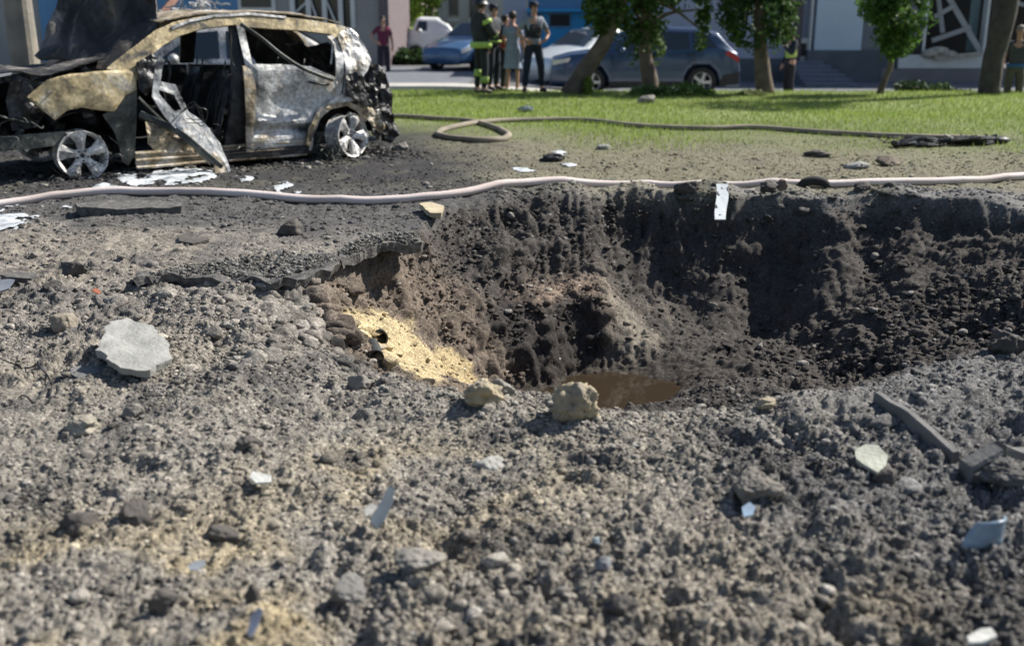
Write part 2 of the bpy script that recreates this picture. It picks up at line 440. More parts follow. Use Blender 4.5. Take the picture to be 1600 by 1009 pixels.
def scatter(name, n, sub, rmin, rmax, power, seed, region, sink=0.35, flat=0.75, tint=0.25, zoff=0.0):
    rng = np.random.default_rng(seed)
    vs, F = rock_variants(sub, 12, seed)
    x, y = region(rng, n)
    n = len(x)
    u = rng.uniform(0, 1, n)
    r = (rmin ** (-power) + u * (rmax ** (-power) - rmin ** (-power))) ** (-1 / power)
    z = ground_z(x, y) + zoff
    zb, rho, deg = base_height(x, y)
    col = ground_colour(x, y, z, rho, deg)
    col = col * (1 + tint * rng.normal(size=(n, 1)))
    pale = rng.uniform(size=n) < 0.07
    col[pale] = col[pale] * 0.5 + np.array([.19, .18, .165])
    col = np.clip(col, 0.02, 0.6)
    S = r[:, None] * np.stack([rng.uniform(.8, 1.25, n), rng.uniform(.7, 1.1, n), rng.uniform(.5, 1, n) * flat], -1)
    R = rand_rot(rng, n)
    a = rng.uniform(0, 2 * math.pi, n)
    Vall = np.empty((n, len(vs[0]), 3))
    vi = rng.integers(0, 12, n)
    for k in range(12):
        m = vi == k
        L = np.einsum('nij,vj->nvi', R[m], vs[k])
        Vall[m] = L * S[m][:, None, :]
    ca, sa = np.cos(a)[:, None], np.sin(a)[:, None]
    X = Vall[..., 0] * ca - Vall[..., 1] * sa; Y = Vall[..., 0] * sa + Vall[..., 1] * ca
    Vall[..., 0] = X + x[:, None]; Vall[..., 1] = Y + y[:, None]
    Vall[..., 2] += (z + r * flat * 0.7 * (1 - 2 * sink))[:, None]
    nv = len(vs[0])
    Fa = (F[None] + (np.arange(n) * nv)[:, None, None]).reshape(-1, 3)
    return Vall.reshape(-1, 3), Fa, np.repeat(col, nv, axis=0)
def fan(ymin, ymax, hw=0.53, bias=0.0, keep=None):
    def f(rng, n):
        k = int(n * 1.0)
        u = rng.uniform(0, 1, k)
        # area-uniform in a widening strip, optionally favouring the near end
        e = 2 - bias
        y = (ymin ** e + u * (ymax ** e - ymin ** e)) ** (1 / e)
        x = rng.uniform(-1, 1, k) * (hw * y + 0.45)
        if keep is not None:
            m = keep(x, y, rng); x, y = x[m], y[m]
        return x, y
    return f
def dens(x, y, rng):
    """fewer loose lumps on the bowl's smooth side and on the flat ground behind"""
    zb, rho, deg = base_height(x, y)
    p = np.ones(len(x))
    bowl = (deg > 15) & (deg < 92) & (rho < 0.92)
    p[bowl] = 0.45
    p[(rho < 0.35)] = 0.0
    p[zb < -0.98] = 0.0
    p[(y > 10)] *= 0.6
    ncl = fbm(x, y, np.zeros_like(x), 1.6, 3, 77)
    p *= np.clip(0.75 + 1.1 * ncl, 0.25, 1)
    p *= 1 - .9 * np.exp(-(((x + .66) / .32) ** 2 + ((y - 6.2) / .5) ** 2))
    return rng.uniform(size=len(x)) < p
def rubble():
    parts = []
    parts.append(scatter('a', 120000, 1, 0.0035, 0.013, 1.4, 1, fan(1.6, 5.2, 0.60, 0.9, dens)))
    parts.append(scatter('a', 42000, 1, 0.006, 0.018, 1.7, 2, fan(4.5, 13.5, 0.53, 0.7, dens)))
    parts.append(scatter('b', 8800, 2, 0.011, 0.034, 2.8, 3, fan(1.6, 6.5, 0.66, 0.5, dens), sink=.42))
    parts.append(scatter('b', 3400, 2, 0.014, 0.036, 2.8, 4, fan(5.5, 12.0, 0.53, 0.3, dens), sink=.42))
    parts.append(scatter('c', 170, 3, 0.03, 0.065, 3.0, 5, fan(2.0, 8.5, 0.53, 0.2, dens), sink=0.55))
    def bank(rng, n):
        x = rng.normal(-1.25, .38, n); y = rng.normal(5.3, .42, n); return x, y
    parts.append(scatter('c', 150, 3, 0.03, 0.085, 2.0, 6, bank, sink=0.45))
    def brown(rng, n):
        return rng.normal(-1.08, .17, n), rng.normal(5.75, .30, n)
    parts.append(scatter('c', 75, 3, 0.045, 0.11, 1.5, 12, brown, sink=0.45))
    def inside_(rng, n):
        x = rng.uniform(-1.0, 3.2, n); y = rng.uniform(6.2, 9.2, n); zb, rho, deg = base_height(x, y)
        k = (rho < .98) & (zb > -.98) & ((x > -.35) | (y > 6.9)) & ((deg > 88) | (rng.uniform(size=n) < .35)); return x[k], y[k]
    parts.append(scatter('b', 6500, 2, 0.010, 0.042, 2.2, 13, inside_, sink=0.45, tint=.15))
    def crest(rng, n):
        x = rng.uniform(-.3, 4.3, n); y = 9.15 - .12 * np.clip(x - 2, 0, 9) ** 1.5 + rng.normal(-.06, .10, n); return x, y
    parts.append(scatter('c', 260, 3, 0.015, 0.065, 2.2, 7, crest, sink=0.55))
    def under(rng, n):
        a = rng.uniform(-.9, 3.7, n); b = rng.normal(.15, .35, n); return -4.04 + .811 * a - .585 * b, 9.95 + .585 * a + .811 * b
    parts.append(scatter('b', 1500, 2, 0.012, 0.055, 2.2, 9, under, sink=0.35))
    def slope_(rng, n):
        x = rng.uniform(1.8, 4.2, n); y = rng.uniform(5.2, 7.8, n); return x, y
    parts.append(scatter('b', 2200, 2, 0.015, 0.045, 2.4, 8, slope_, sink=0.4))
    for k, (poly, zo) in enumerate((([(215, 437), (300, 430), (430, 436), (528, 412), (522, 400), (400, 401), (260, 423)], .035), ([(536, 400), (590, 384), (655, 378), (650, 368), (575, 371), (535, 390)], .04))):
        Pp = [pz(a, b, zo) for a, b in poly]
        def onslab(rng, n):
            xs = [p.x for p in Pp]; ys = [p.y for p in Pp]
            x = rng.uniform(min(xs), max(xs), n); y = rng.uniform(min(ys), max(ys), n); c = np.zeros(n, bool)
            for i in range(len(Pp)):
                a, b = Pp[i], Pp[i - 1]
                c ^= ((a.y > y) != (b.y > y)) & (x < (b.x - a.x) * (y - a.y) / (b.y - a.y + 1e-9) + a.x)
            return x[c], y[c]
        rngq = np.random.default_rng(3); V_, F_, C_ = scatter('s', 2300, 1, .005, .022, 1.6, 40 + k, onslab, sink=.4)
        # they lie on the crust, not on the soil below it
        V_[:, 2] += (zo + .012) - np.repeat(ground_z(V_.reshape(-1, 12, 3)[:, 0, 0], V_.reshape(-1, 12, 3)[:, 0, 1]), 12)
        C_ = C_ * 0 + np.array([.15, .145, .135]) * np.repeat(rngq.uniform(.5, 1.4, len(C_) // 12), 12)[:, None]
        parts.append((V_, F_, C_))
    off = 0; Vs, Fs, Cs = [], [], []
    for V, F, C in parts:
        Vs.append(V); Fs.append(F + off); Cs.append(C); off += len(V)
    o = np_mesh('rubble', np.vstack(Vs), np.vstack(Fs), M_SOIL, False, np.vstack(Cs))
    tag(o, kind='stuff', label='crumbled clods of soil and small stones strewn over the blast ground', cat='rubble')
rubble()

# ------------------------------------------------------------------ water in the hole
M_WATER, nt, b = mat_new('muddy_water')
b.inputs['Base Color'].default_value = (0.036, 0.026, 0.017, 1); b.inputs['Roughness'].default_value = 0.03
b.inputs['IOR'].default_value = 1.33
V = []; 
for k in range(48):
    a = k / 48 * 2 * math.pi
    V.append((CC[0] + 1.25 * math.cos(a), CC[1] - 0.1 + 1.0 * math.sin(a), -1.08))
o = mesh_obj('water', V, [list(range(48))], M_WATER); tag(o, kind='structure')

# ------------------------------------------------------------------ shape helpers
def tube_bm(bm, pts, rad, seg=8, flat=1.0, cap=True):
    """swept tube through pts; rad is a number or a list"""
    pts = [Vector(p) for p in pts]; n = len(pts)
    rads = rad if isinstance(rad, (list, tuple)) else [rad] * n
    rings = []; up = None
    for i, p in enumerate(pts):
        d = (pts[min(i + 1, n - 1)] - pts[max(i - 1, 0)]).normalized()
        if up is None:
            up = Vector((0, 0, 1)) if abs(d.z) < 0.9 else Vector((1, 0, 0))
        s_ = d.cross(up).normalized(); u_ = s_.cross(d).normalized(); up = u_
        rings.append([bm.verts.new(p + (s_ * math.cos(2 * math.pi * k / seg) + u_ * math.sin(2 * math.pi * k / seg) * flat) * rads[i]) for k in range(seg)])
    for a, b in zip(rings[:-1], rings[1:]):
        for k in range(seg):
            bm.faces.new((a[k], a[(k + 1) % seg], b[(k + 1) % seg], b[k]))
    if cap and seg > 2:
        bm.faces.new(rings[0][::-1]); bm.faces.new(rings[-1])
def smooth_pts(pts, n=8):
    """Catmull-Rom through the points"""
    P = [Vector(p) for p in pts]; P = [P[0] * 2 - P[1]] + P + [P[-1] * 2 - P[-2]]
    out = []
    for i in range(1, len(P) - 2):
        for k in range(n):
            t = k / n
            a, b, c, d = P[i - 1], P[i], P[i + 1], P[i + 2]
            out.append(0.5 * ((2 * b) + (c - a) * t + (2 * a - 5 * b + 4 * c - d) * t * t + (3 * b - a - 3 * c + d) * t ** 3))
    out.append(P[-2]); return out
def bm_obj(name, bm, mat=None, parent=None, smooth=False, bevel=0.0):
    bmesh.ops.recalc_face_normals(bm, faces=bm.faces)
    me = bpy.data.meshes.new(name); bm.to_mesh(me); bm.free()
    if smooth: me.polygons.foreach_set('use_smooth', [True] * len(me.polygons))
    o = bpy.data.objects.new(name, me); COL.objects.link(o)
    if mat: me.materials.append(mat)
    if parent: o.parent = parent
    if bevel > 0:
        b = o.modifiers.new('Bevel', 'BEVEL'); b.width = bevel; b.segments = 2; b.limit_method = 'ANGLE'
    return o
def box_bm(bm, x0, x1, y0, y1, z0, z1, mtx=None):
    v = [bm.verts.new((x, y, z)) for x in (x0, x1) for y in (y0, y1) for z in (z0, z1)]
    for f in ((0, 1, 3, 2), (4, 6, 7, 5), (0, 4, 5, 1), (2, 3, 7, 6), (0, 2, 6, 4), (1, 5, 7, 3)):
        bm.faces.new([v[i] for i in f])
    if mtx is not None: bmesh.ops.transform(bm, matrix=mtx, verts=v)
    return v
def box(name, x0, x1, y0, y1, z0, z1, mat, parent=None, bevel=0.0):
    bm = bmesh.new(); box_bm(bm, x0, x1, y0, y1, z0, z1)
    return bm_obj(name, bm, mat, parent, bevel=bevel)
def lathe_bm(bm, prof, seg=32, axis='Y', centre=(0, 0, 0), a0=0, a1=2 * math.pi):
    c = Vector(centre); rings = []
    full = abs(a1 - a0 - 2 * math.pi) < 1e-6
    ns = seg if full else seg + 1
    for r, h in prof:
        ring = []
        for k in range(ns):
            a = a0 + (a1 - a0) * k / seg
            if axis == 'Y': p = Vector((r * math.cos(a), h, r * math.sin(a)))
            else: p = Vector((r * math.cos(a), r * math.sin(a), h))
            ring.append(bm.verts.new(c + p))
        rings.append(ring)
    for A, B in zip(rings[:-1], rings[1:]):
        for k in range(ns if full else ns - 1):
            bm.faces.new((A[k], A[(k + 1) % ns], B[(k + 1) % ns], B[k]))
def cdt_fill(poly, step):
    """interior triangulation of a 2-D outline with a jittered grid inside"""
    P = []
    n = len(poly)
    for i in range(n):
        a, b = Vector(poly[i]), Vector(poly[(i + 1) % n])
        k = max(1, int((b - a).length / step))
        for j in range(k): P.append(a.lerp(b, j / k))
    m = len(P)
    xs = [p.x for p in P]; ys = [p.y for p in P]
    rnd = random.Random(7)
    pts = list(P)
    def inside(q):
        c = False
        for i in range(m):
            a, b = P[i], P[(i + 1) % m]
            if (a.y > q.y) != (b.y > q.y) and q.x < (b.x - a.x) * (q.y - a.y) / (b.y - a.y) + a.x: c = not c
        return c
    nx, ny = int((max(xs) - min(xs)) / step) + 1, int((max(ys) - min(ys)) / step) + 1
    for i in range(nx + 1):
        for j in range(ny + 1):
            q = Vector((min(xs) + (i + 0.5 * (j % 2) + rnd.uniform(-.2, .2)) * step, min(ys) + (j + rnd.uniform(-.2, .2)) * step))
            if inside(q) and min((q - p).length for p in P) > step * 0.45: pts.append(q)
    r = mgeo.delaunay_2d_cdt(pts, [], [list(range(m))], 1, 1e-6)
    return r[0], r[2]
def nz(v, f, seed):
    return mnoise.noise(Vector(v) * f + Vector((seed * 7.1, seed * 3.3, -seed * 5.7)))
def crease(v, f, seed):
    """sharp folded ridges"""
    return (1 - 2 * abs(nz(v, f, seed))) * 0.6 + 0.4 * nz(v, f * 2.3, seed + 1)
def sheet(name, poly, fn, mat, parent=None, step=0.04, thick=0.006, crumple=0.0, freq=3.0, seed=1, smooth=False, edge=None):
    """thin bent sheet: outline poly in (a, b); fn(a, b) -> 3-D point"""
    vs, fs = cdt_fill(poly, step)
    V = []
    for v in vs:
        p = Vector(fn(v.x, v.y))
        d = crease(p, freq, seed) * crumple + crease(p, freq * 3.1, seed + 5) * crumple * 0.25
        e = 0.01
        t1 = Vector(fn(v.x + e, v.y)) - Vector(fn(v.x, v.y)); t2 = Vector(fn(v.x, v.y + e)) - Vector(fn(v.x, v.y))
        nn = t1.cross(t2).normalized()
        V.append(p + nn * d)
    o = mesh_obj(name, V, fs, mat, parent, smooth)
    s_ = o.modifiers.new('Solidify', 'SOLIDIFY'); s_.thickness = thick; s_.offset = 0
    return o

# ------------------------------------------------------------------ burnt car materials
def burnt(name, cols, stops, metal=0.35, rough=0.5, scale=3.5, bump=0.28, streak=1.0):
    m, nt, b = mat_new(name)
    tc = N(nt, 'ShaderNodeTexCoord')
    mp = N(nt, 'ShaderNodeMapping'); mp.inputs['Scale'].default_value = (1, 1, streak)
    nt.links.new(tc.outputs['Object'], mp.inputs['Vector'])
    n = N(nt, 'ShaderNodeTexNoise'); n.inputs['Scale'].default_value = scale; n.inputs['Detail'].default_value = 9; n.inputs['Roughness'].default_value = 0.62
    n.inputs['Distortion'].default_value = 0.6
    nt.links.new(mp.outputs[0], n.inputs['Vector'])
    r = N(nt, 'ShaderNodeValToRGB')
    els = r.color_ramp.elements
    els[0].position = stops[0]; els[0].color = (*cols[0], 1)
    els[1].position = stops[-1]; els[1].color = (*cols[-1], 1)
    for c, p in zip(cols[1:-1], stops[1:-1]):
        e = els.new(p); e.color = (*c, 1)
    nt.links.new(n.outputs['Fac'], r.inputs['Fac'])
    n2 = N(nt, 'ShaderNodeTexNoise'); n2.inputs['Scale'].default_value = 28; n2.inputs['Detail'].default_value = 8
    nt.links.new(mp.outputs[0], n2.inputs['Vector'])
    mr = N(nt, 'ShaderNodeMapRange'); mr.inputs['From Min'].default_value = 0.3; mr.inputs['From Max'].default_value = 0.7
    mr.inputs['To Min'].default_value = 0.6; mr.inputs['To Max'].default_value = 1.3
    nt.links.new(n2.outputs['Fac'], mr.inputs['Value'])
    s_ = N(nt, 'ShaderNodeVectorMath', operation='SCALE')
    nt.links.new(r.outputs['Color'], s_.inputs[0]); nt.links.new(mr.outputs[0], s_.inputs['Scale'])
    nt.links.new(s_.outputs[0], b.inputs['Base Color'])
    b.inputs['Metallic'].default_value = metal
    mr3 = N(nt, 'ShaderNodeMapRange'); mr3.inputs['To Min'].default_value = rough - 0.18; mr3.inputs['To Max'].default_value = rough + 0.25
    nt.links.new(n2.outputs['Fac'], mr3.inputs['Value']); nt.links.new(mr3.outputs[0], b.inputs['Roughness'])
    bp = N(nt, 'ShaderNodeBump'); bp.inputs['Strength'].default_value = bump; bp.inputs['Distance'].default_value = 0.012
    nt.links.new(n2.outputs['Fac'], bp.inputs['Height']); nt.links.new(bp.outputs[0], b.inputs['Normal'])
    return m
M_TAN = burnt('burnt_tan_steel', [(.05, .05, .048), (.33, .265, .15), (.50, .41, .24), (.50, .47, .40)], [.34, .45, .55, .68], 0.2, 0.5, 3.0)
M_SILVER = burnt('scorched_silver_paint', [(.035, .036, .037), (.27, .275, .28), (.62, .62, .61), (.34, .27, .18)], [.38, .46, .58, .70], 0.3, 0.45, 1.7)
M_RUST = burnt('burnt_roof_steel', [(.10, .085, .06), (.36, .29, .19), (.62, .58, .52)], [.36, .5, .64], 0.2, 0.55, 4.0)
M_CHAR = burnt('charred_metal', [(.008, .008, .009), (.022, .022, .024), (.10, .10, .11)], [.40, .56, .72], 0.2, 0.45, 6.0)
M_HOOD = burnt('sooty_bonnet', [(.016, .015, .015), (.055, .051, .048), (.26, .235, .21)], [.38, .52, .66], 0.2, 0.52, 2.5, 0.4, 0.35)
M_ALLOY = burnt('ashy_alloy', [(.30, .30, .30), (.62, .61, .60), (.74, .73, .71)], [.36, .5, .64], 0.3, 0.5, 9.0, 0.4)
M_ASHGREEN = burnt('dark_scorched_panel', [(.02, .022, .02), (.07, .078, .072), (.15, .15, .13)], [.36, .52, .68], 0.25, 0.5, 3.5)

# ------------------------------------------------------------------ the burnt car
P0 = pz(132, 281); P1 = pz(545, 246)
CA = (P1 - P0).normalized(); CN = Vector((-CA.y, CA.x, 0))
CAR_RZ = math.atan2(CA.y, CA.x)
def cpt(x, y, y0):
    """photo point on the car plane y0 metres in from its near side, in car space (x to the rear, y to the far side)"""
    r = ray(x, y); o = Vector((0, 0, CAMH)) - P0
    t = (y0 - o.dot(CN)) / r.dot(CN); q = o + r * t
    return Vector((q.dot(CA), y0, q.z))
def cpoly(pts, y0):
    return [(c.x, c.z) for c in (cpt(x, y, y0) for x, y in pts)]
W = 1.74
def side_y(x, z):
    """curved body side: widest at the waist, tumblehome above"""
    y = 0.05 * ((z - 0.62) / 0.5) ** 2 if z < 0.95 else 0.022 + (z - 0.95) * 0.36
    return y + 0.05 * max(0, (x - 2.7)) ** 2 + 0.08 * max(0, -x) ** 1.5
near = lambda off=0.0: (lambda x, z: (x, side_y(x, z) + off, z))
far_ = lambda off=0.0: (lambda x, z: (x, W - side_y(x, z) - off, z))

def rim_mesh(parent, name='rim', seed=1, R=0.232):
    bm = bmesh.new()
    # barrel and lip
    lathe_bm(bm, [(R * .93, -0.075), (R, -0.085), (R, -0.07), (R * .95, -0.05), (R * .90, 0.03), (R * .96, 0.10), (R, 0.11), (R * .98, 0.118), (R * .88, 0.105), (R * .84, 0.03), (R * .87, -0.05), (R * .93, -0.075)], 48)
    # centre
    lathe_bm(bm, [(0.0001, -0.045), (0.026, -0.045), (0.030, -0.052), (0.068, -0.058), (0.074, -0.04), (0.07, 0.0), (0.0001, 0.0)], 30)
    # five broad wedge spokes, each with a raised flank
    for k in range(5):
        a = math.radians(90 + 72 * k + 8)
        def pt(r, t, h): return Vector((r * math.cos(a) - t * math.sin(a), h, r * math.sin(a) + t * math.cos(a)))
        secs = []
        for r, w0, w1, h in ((0.055, -.034, .034, -.05), (0.11, -.036, .044, -.066), (0.165, -.050, .072, -.074), (0.222, -.066, .108, -.070)):
            rr = R / 0.232 * r
            secs.append([bm.verts.new(pt(rr, w0, h + .004)), bm.verts.new(pt(rr, w0 * .35 + w1 * .15, h - .008)), bm.verts.new(pt(rr, w1, h + .010)),
                         bm.verts.new(pt(rr, w1, h + .045)), bm.verts.new(pt(rr, w0, h + .045))])
        for A, B in zip(secs[:-1], secs[1:]):
            for j in range(5):
                bm.faces.new((A[j], A[(j + 1) % 5], B[(j + 1) % 5], B[j]))
        bm.faces.new(secs[0][::-1]); bm.faces.new(secs[-1])
    for v in bm.verts:
        d = Vector((nz(v.co, 6, seed), nz(v.co, 6, seed + 2), nz(v.co, 6, seed + 4)))
        v.co += d * 0.010
    o = bm_obj(name, bm, M_ALLOY, parent, False, 0.003)
    return o
def wheel(parent, loc, seed, tilt=(0, 0, 0), side=1):
    w = empty('wheel', (0, 0, 0)); w.parent = parent; w.location = loc
    w.rotation_euler = tilt
    if side < 0: w.scale = (1, -1, 1)
    rim_mesh(w, 'rim', seed)
    bm = bmesh.new(); lathe_bm(bm, [(0.0001, 0.02), (0.14, 0.02), (0.14, 0.045), (0.0001, 0.045)], 28)
    bm_obj('brake_disc', bm, M_CHAR, w)
    bm = bmesh.new()
    for k in range(5):
        a = math.radians(54 + 72 * k + 8)
        lathe_bm(bm, [(0.0001, -0.058), (0.010, -0.058), (0.010, -0.03)], 10, centre=(0.048 * math.cos(a), -0.006, 0.048 * math.sin(a)))
    lathe_bm(bm, [(0.0001, -0.060), (0.018, -0.058), (0.018, -0.03)], 14)
    bm_obj('wheel_bolts', bm, M_CHAR, w)
    return w
car = empty('burnt_car', P0, CAR_RZ)
tag(car, 'burnt out silver hatchback with raised black bonnet and bare wheel rims beside the crater', 'car')
# front wing
o = sheet('front_fender', cpoly([(42, 152), (75, 125), (110, 117), (150, 113), (212, 110), (214, 140), (196, 150), (178, 175), (150, 172), (128, 168), (105, 173), (86, 188), (66, 172)], -.03), near(-.02), M_TAN, car, 0.03, 0.006, 0.032, 1.9, 3, smooth=True)
sheet('lower_fender', cpoly([(214, 138), (212, 240), (203, 260), (192, 252), (186, 225), (178, 205), (160, 180), (180, 168), (196, 148)], 0), near(.005), M_ASHGREEN, car, 0.035, 0.008, 0.018, 4, 4)
# wheel house behind the wing
bm = bmesh.new()
lathe_bm(bm, [(0.36, 0.05), (0.37, 0.5), (0.10, 0.5)], 28, centre=(0.03, 0, 0.26), a0=0.0, a1=math.pi)
bm_obj('wheel_house', bm, M_CHAR, car)
bm = bmesh.new()
lathe_bm(bm, [(0.37, 0.06), (0.38, 0.5), (0.05, 0.5)], 28, centre=(2.80, 0, 0.24), a0=0.0, a1=math.pi)
bm_obj('wheel_house', bm, M_CHAR, car)
# A pillar, roof rail and C pillar: one band along the side
band = cpoly([(163, 108), (182, 93), (212, 72), (243, 50), (275, 36), (320, 27), (380, 22), (440, 27), (490, 33), (540, 42), (556, 52), (530, 66), (519, 55), (470, 49), (392, 44), (372, 40), (320, 46), (283, 57), (255, 72), (232, 90), (216, 108), (214, 128), (200, 118)], .1)
sheet('side_frame', band, near(), M_TAN, car, 0.03, 0.035, 0.012, 4, 8)
sheet('gutter_trim', cpoly([(268, 42), (300, 31), (335, 24), (392, 20), (450, 26), (449, 29), (392, 24), (335, 28), (300, 35), (270, 47)], .13), near(-.03), M_SILVER, car, 0.03, 0.008, 0.006, 5, 9)
# B pillar
sheet('door_pillar', cpoly([(366, 40), (379, 40), (384, 105), (388, 240), (372, 246), (346, 240), (352, 200), (362, 120)], .08), near(.05), M_CHAR, car, 0.03, 0.06, 0.02, 4, 12)
# rear door
rd = cpoly([(379, 40), (391, 46), (395, 102), (440, 101), (486, 105), (524, 121), (528, 70), (519, 58), (527, 56), (540, 72), (536, 125), (531, 150), (508, 163), (492, 176), (484, 196), (480, 222), (470, 231), (430, 233), (388, 238), (384, 200), (384, 105)], .0)
def rdoor(x, z):
    y = side_y(x, z)
    y += 0.07 * math.exp(-((x - 2.1) / .35) ** 2 - ((z - .62) / .22) ** 2)
    y -= 0.022 * math.exp(-((z - .43 + .12 * (x - 2)) / .035) ** 2) * (1 if x > 1.75 else .3)
    y += 0.04 * math.exp(-((z - .34) / .06) ** 2)
    return (x, y - 0.01, z)
rdo = sheet('rear_door', rd, rdoor, M_SILVER, car, 0.026, 0.018, 0.022, 2.4, 15)
sheet('door_edge', cpoly([(380, 104), (396, 106), (400, 150), (397, 190), (394, 236), (386, 238), (383, 180)], -.02), near(-.03), M_RUST, car, 0.03, 0.02, 0.012, 5, 17)
hb = bmesh.new(); a = cpt(482, 128, -.02); b_ = cpt(514, 132, -.02)
tube_bm(hb, smooth_pts([a, (a + b_) / 2 + Vector((0, -.035, -.008)), b_], 5), 0.014, 8, 0.8)
bm_obj('door_handle', hb, M_CHAR, rdo, True)
# bent trim bar hanging across the rear window
bm = bmesh.new()
tube_bm(bm, smooth_pts([cpt(376, 38, .12), cpt(408, 60, .0), cpt(440, 86, -.06), cpt(475, 108, -.07), cpt(521, 126, -.04)], 6), 0.014, 8, 1.4)
bm_obj('bent_trim_bar', bm, M_ASHGREEN, car, True)
bm = bmesh.new()
tube_bm(bm, smooth_pts([cpt(526, 128, -.01), cpt(523, 145, -.01), cpt(520, 160, .0)], 5), 0.010, 6)
bm_obj('window_channel', bm, M_SILVER, car, True); bm = bmesh.new()
tube_bm(bm, smooth_pts([cpt(520, 66, .1), cpt(519, 85, .1), cpt(517, 101, .08)], 5), 0.012, 6)
bm_obj('window_channel', bm, M_SILVER, car, True)
# rear quarter: crumpled, pale on top, black below
sheet('rear_quarter', cpoly([(530, 56), (548, 44), (560, 52), (572, 72), (577, 96), (570, 110), (560, 122), (566, 150), (556, 158), (540, 158), (525, 163), (510, 170), (494, 185), (486, 214), (484, 236), (479, 232), (481, 200), (490, 172), (515, 152), (530, 145), (534, 120), (537, 90)], .05), near(-.02), M_SILVER, car, 0.022, 0.010, 0.040, 4.6, 21)
sheet('arch_lip', cpoly([(478, 226), (481, 200), (492, 178), (512, 164), (540, 158), (560, 166), (575, 184), (570, 190), (556, 174), (540, 165), (514, 171), (498, 184), (488, 204), (485, 230)], -.02), near(-.045), M_RUST, car, 0.02, 0.02, 0.015, 6, 23)
sheet('rear_bumper', cpoly([(556, 108), (575, 98), (592, 105), (604, 130), (612, 175), (616, 205), (606, 212), (590, 205), (580, 190), (572, 175), (566, 150), (560, 125)], .15), lambda x, z: (x, side_y(x, z) + .10, z), M_CHAR, car, 0.022, 0.02, 0.07, 5.5, 25)
sheet('torn_bumper_skin', cpoly([(560, 145), (572, 160), (588, 178), (602, 196), (598, 210), (580, 196), (566, 178), (556, 165)], -.02), lambda x, z: (x, side_y(x, z) - .03, z), M_RUST, car, 0.02, 0.008, 0.05, 6, 27)
sheet('scorched_panel', cpoly([(538, 118), (556, 112), (566, 122), (572, 150), (578, 168), (564, 166), (548, 152), (536, 150)], -.02), lambda x, z: (x, side_y(x, z) - .05, z), M_CHAR, car, 0.02, 0.012, 0.05, 6, 127)
sheet('rear_skirt', cpoly([(574, 168), (600, 166), (614, 182), (622, 208), (612, 222), (592, 218), (578, 208)], .1), lambda x, z: (x, side_y(x, z) + .06, z), M_CHAR, car, 0.02, 0.02, 0.07, 6, 128)
# tailgate: two bands across the car width
def gate(a, b):     # a across (0..1), b down the profile (0..1)
    prof = [(2.86, 1.40), (3.06, 1.25), (3.24, 1.04), (3.36, 0.95), (3.42, 0.75), (3.44, 0.45)]
    t = b * (len(prof) - 1); i = min(int(t), len(prof) - 2); t -= i
    x = prof[i][0] * (1 - t) + prof[i + 1][0] * t; z = prof[i][1] * (1 - t) + prof[i + 1][1] * t
    y0 = side_y(min(x, 3.0), z) + 0.06
    return (x - 0.16 * (2 * a - 1) ** 2, y0 + (W - 2 * y0) * a, z)
sheet('tailgate', [(0, 0.55), (1, 0.55), (1, 1), (0, 1)], gate, M_CHAR, car, 0.05, 0.02, 0.04, 4, 29)
sheet('rear_pillar', [(0, 0), (0.10, 0), (0.12, .58), (0, .58)], gate, M_RUST, car, 0.03, 0.03, 0.02, 5, 31)
sheet('rear_pillar', [(0.90, 0), (1, 0), (1, .58), (0.88, .58)], gate, M_RUST, car, 0.03, 0.03, 0.02, 5, 32)
# burnt debris inside the hatch
sheet('hatch_lining', [(0.08, 0.12), (0.9, 0.1), (0.9, .62), (0.1, .62)], lambda a, b: (lambda p: (p[0] - .16 + 0.06 * math.sin(a * 9), p[1], p[2] - .12))(gate(a, b)), M_CHAR, car, 0.05, 0.02, 0.08, 4, 33)
# roof
def roof(x, a):
    zc = np.interp(x, [0.78, 1.0, 1.37, 1.9, 2.4, 2.88], [1.36, 1.44, 1.50, 1.515, 1.485, 1.40])
    y0 = 0.22
    return (x, y0 + (W - 2 * y0) * a, zc + 0.035 * (1 - (2 * a - 1) ** 2) - 0.03 * math.exp(-((x - 1.9) / .5) ** 2 - ((a - .5) / .3) ** 2))
sheet('roof', [(0.92, 0), (2.88, 0), (2.88, 1), (0.92, 1)], roof, M_RUST, car, 0.05, 0.012, 0.018, 3, 35)
# far side
fb = [(.31, 1.0), (.6, 1.19), (1.0, 1.40), (1.37, 1.475), (1.60, 1.485), (1.60, 1.40), (1.28, 1.37), (.96, 1.27), (.66, 1.05), (.5, .95)]
sheet('side_frame', fb, far_(), M_TAN, car, 0.04, 0.035, 0.008, 4, 36)
fb = [(1.58, 1.485), (1.9, 1.49), (2.4, 1.455), (2.84, 1.38), (3.0, 1.2), (3.1, 1.02), (2.9, .9), (2.5, .95), (2.35, 1.15), (2.25, 1.36), (1.76, 1.40), (1.74, .98), (1.58, .98)]
sheet('side_frame', fb, far_(), M_CHAR, car, 0.04, 0.035, 0.02, 4, 36)
sheet('roof_lining', [(1.2, 0.02), (2.86, 0.02), (2.86, .98), (1.2, .98)], lambda x, a: (lambda p: (p[0], p[1], p[2] - .05 - .03 * math.sin(x * 7) ** 2))(roof(x, a)), M_CHAR, car, 0.06, 0.01, 0.03, 4, 136)
sheet('far_door', [(.5, .98), (1.65, .96), (1.66, .2), (.42, .16)], far_(.01), M_CHAR, car, 0.06, 0.05, 0.02, 3, 37)
sheet('far_door', [(1.68, .96), (2.75, .92), (2.5, .55), (2.25, .2), (1.69, .2)], far_(.01), M_CHAR, car, 0.06, 0.05, 0.02, 3, 38)
sheet('far_fender', [(-.62, .62), (-.3, .88), (.2, .97), (.5, .97), (.44, .2), (.38, .3), (.2, .55), (0, .62), (-.25, .5), (-.5, .4)], far_(.01), M_CHAR, car, 0.05, 0.01, 0.02, 3, 39)
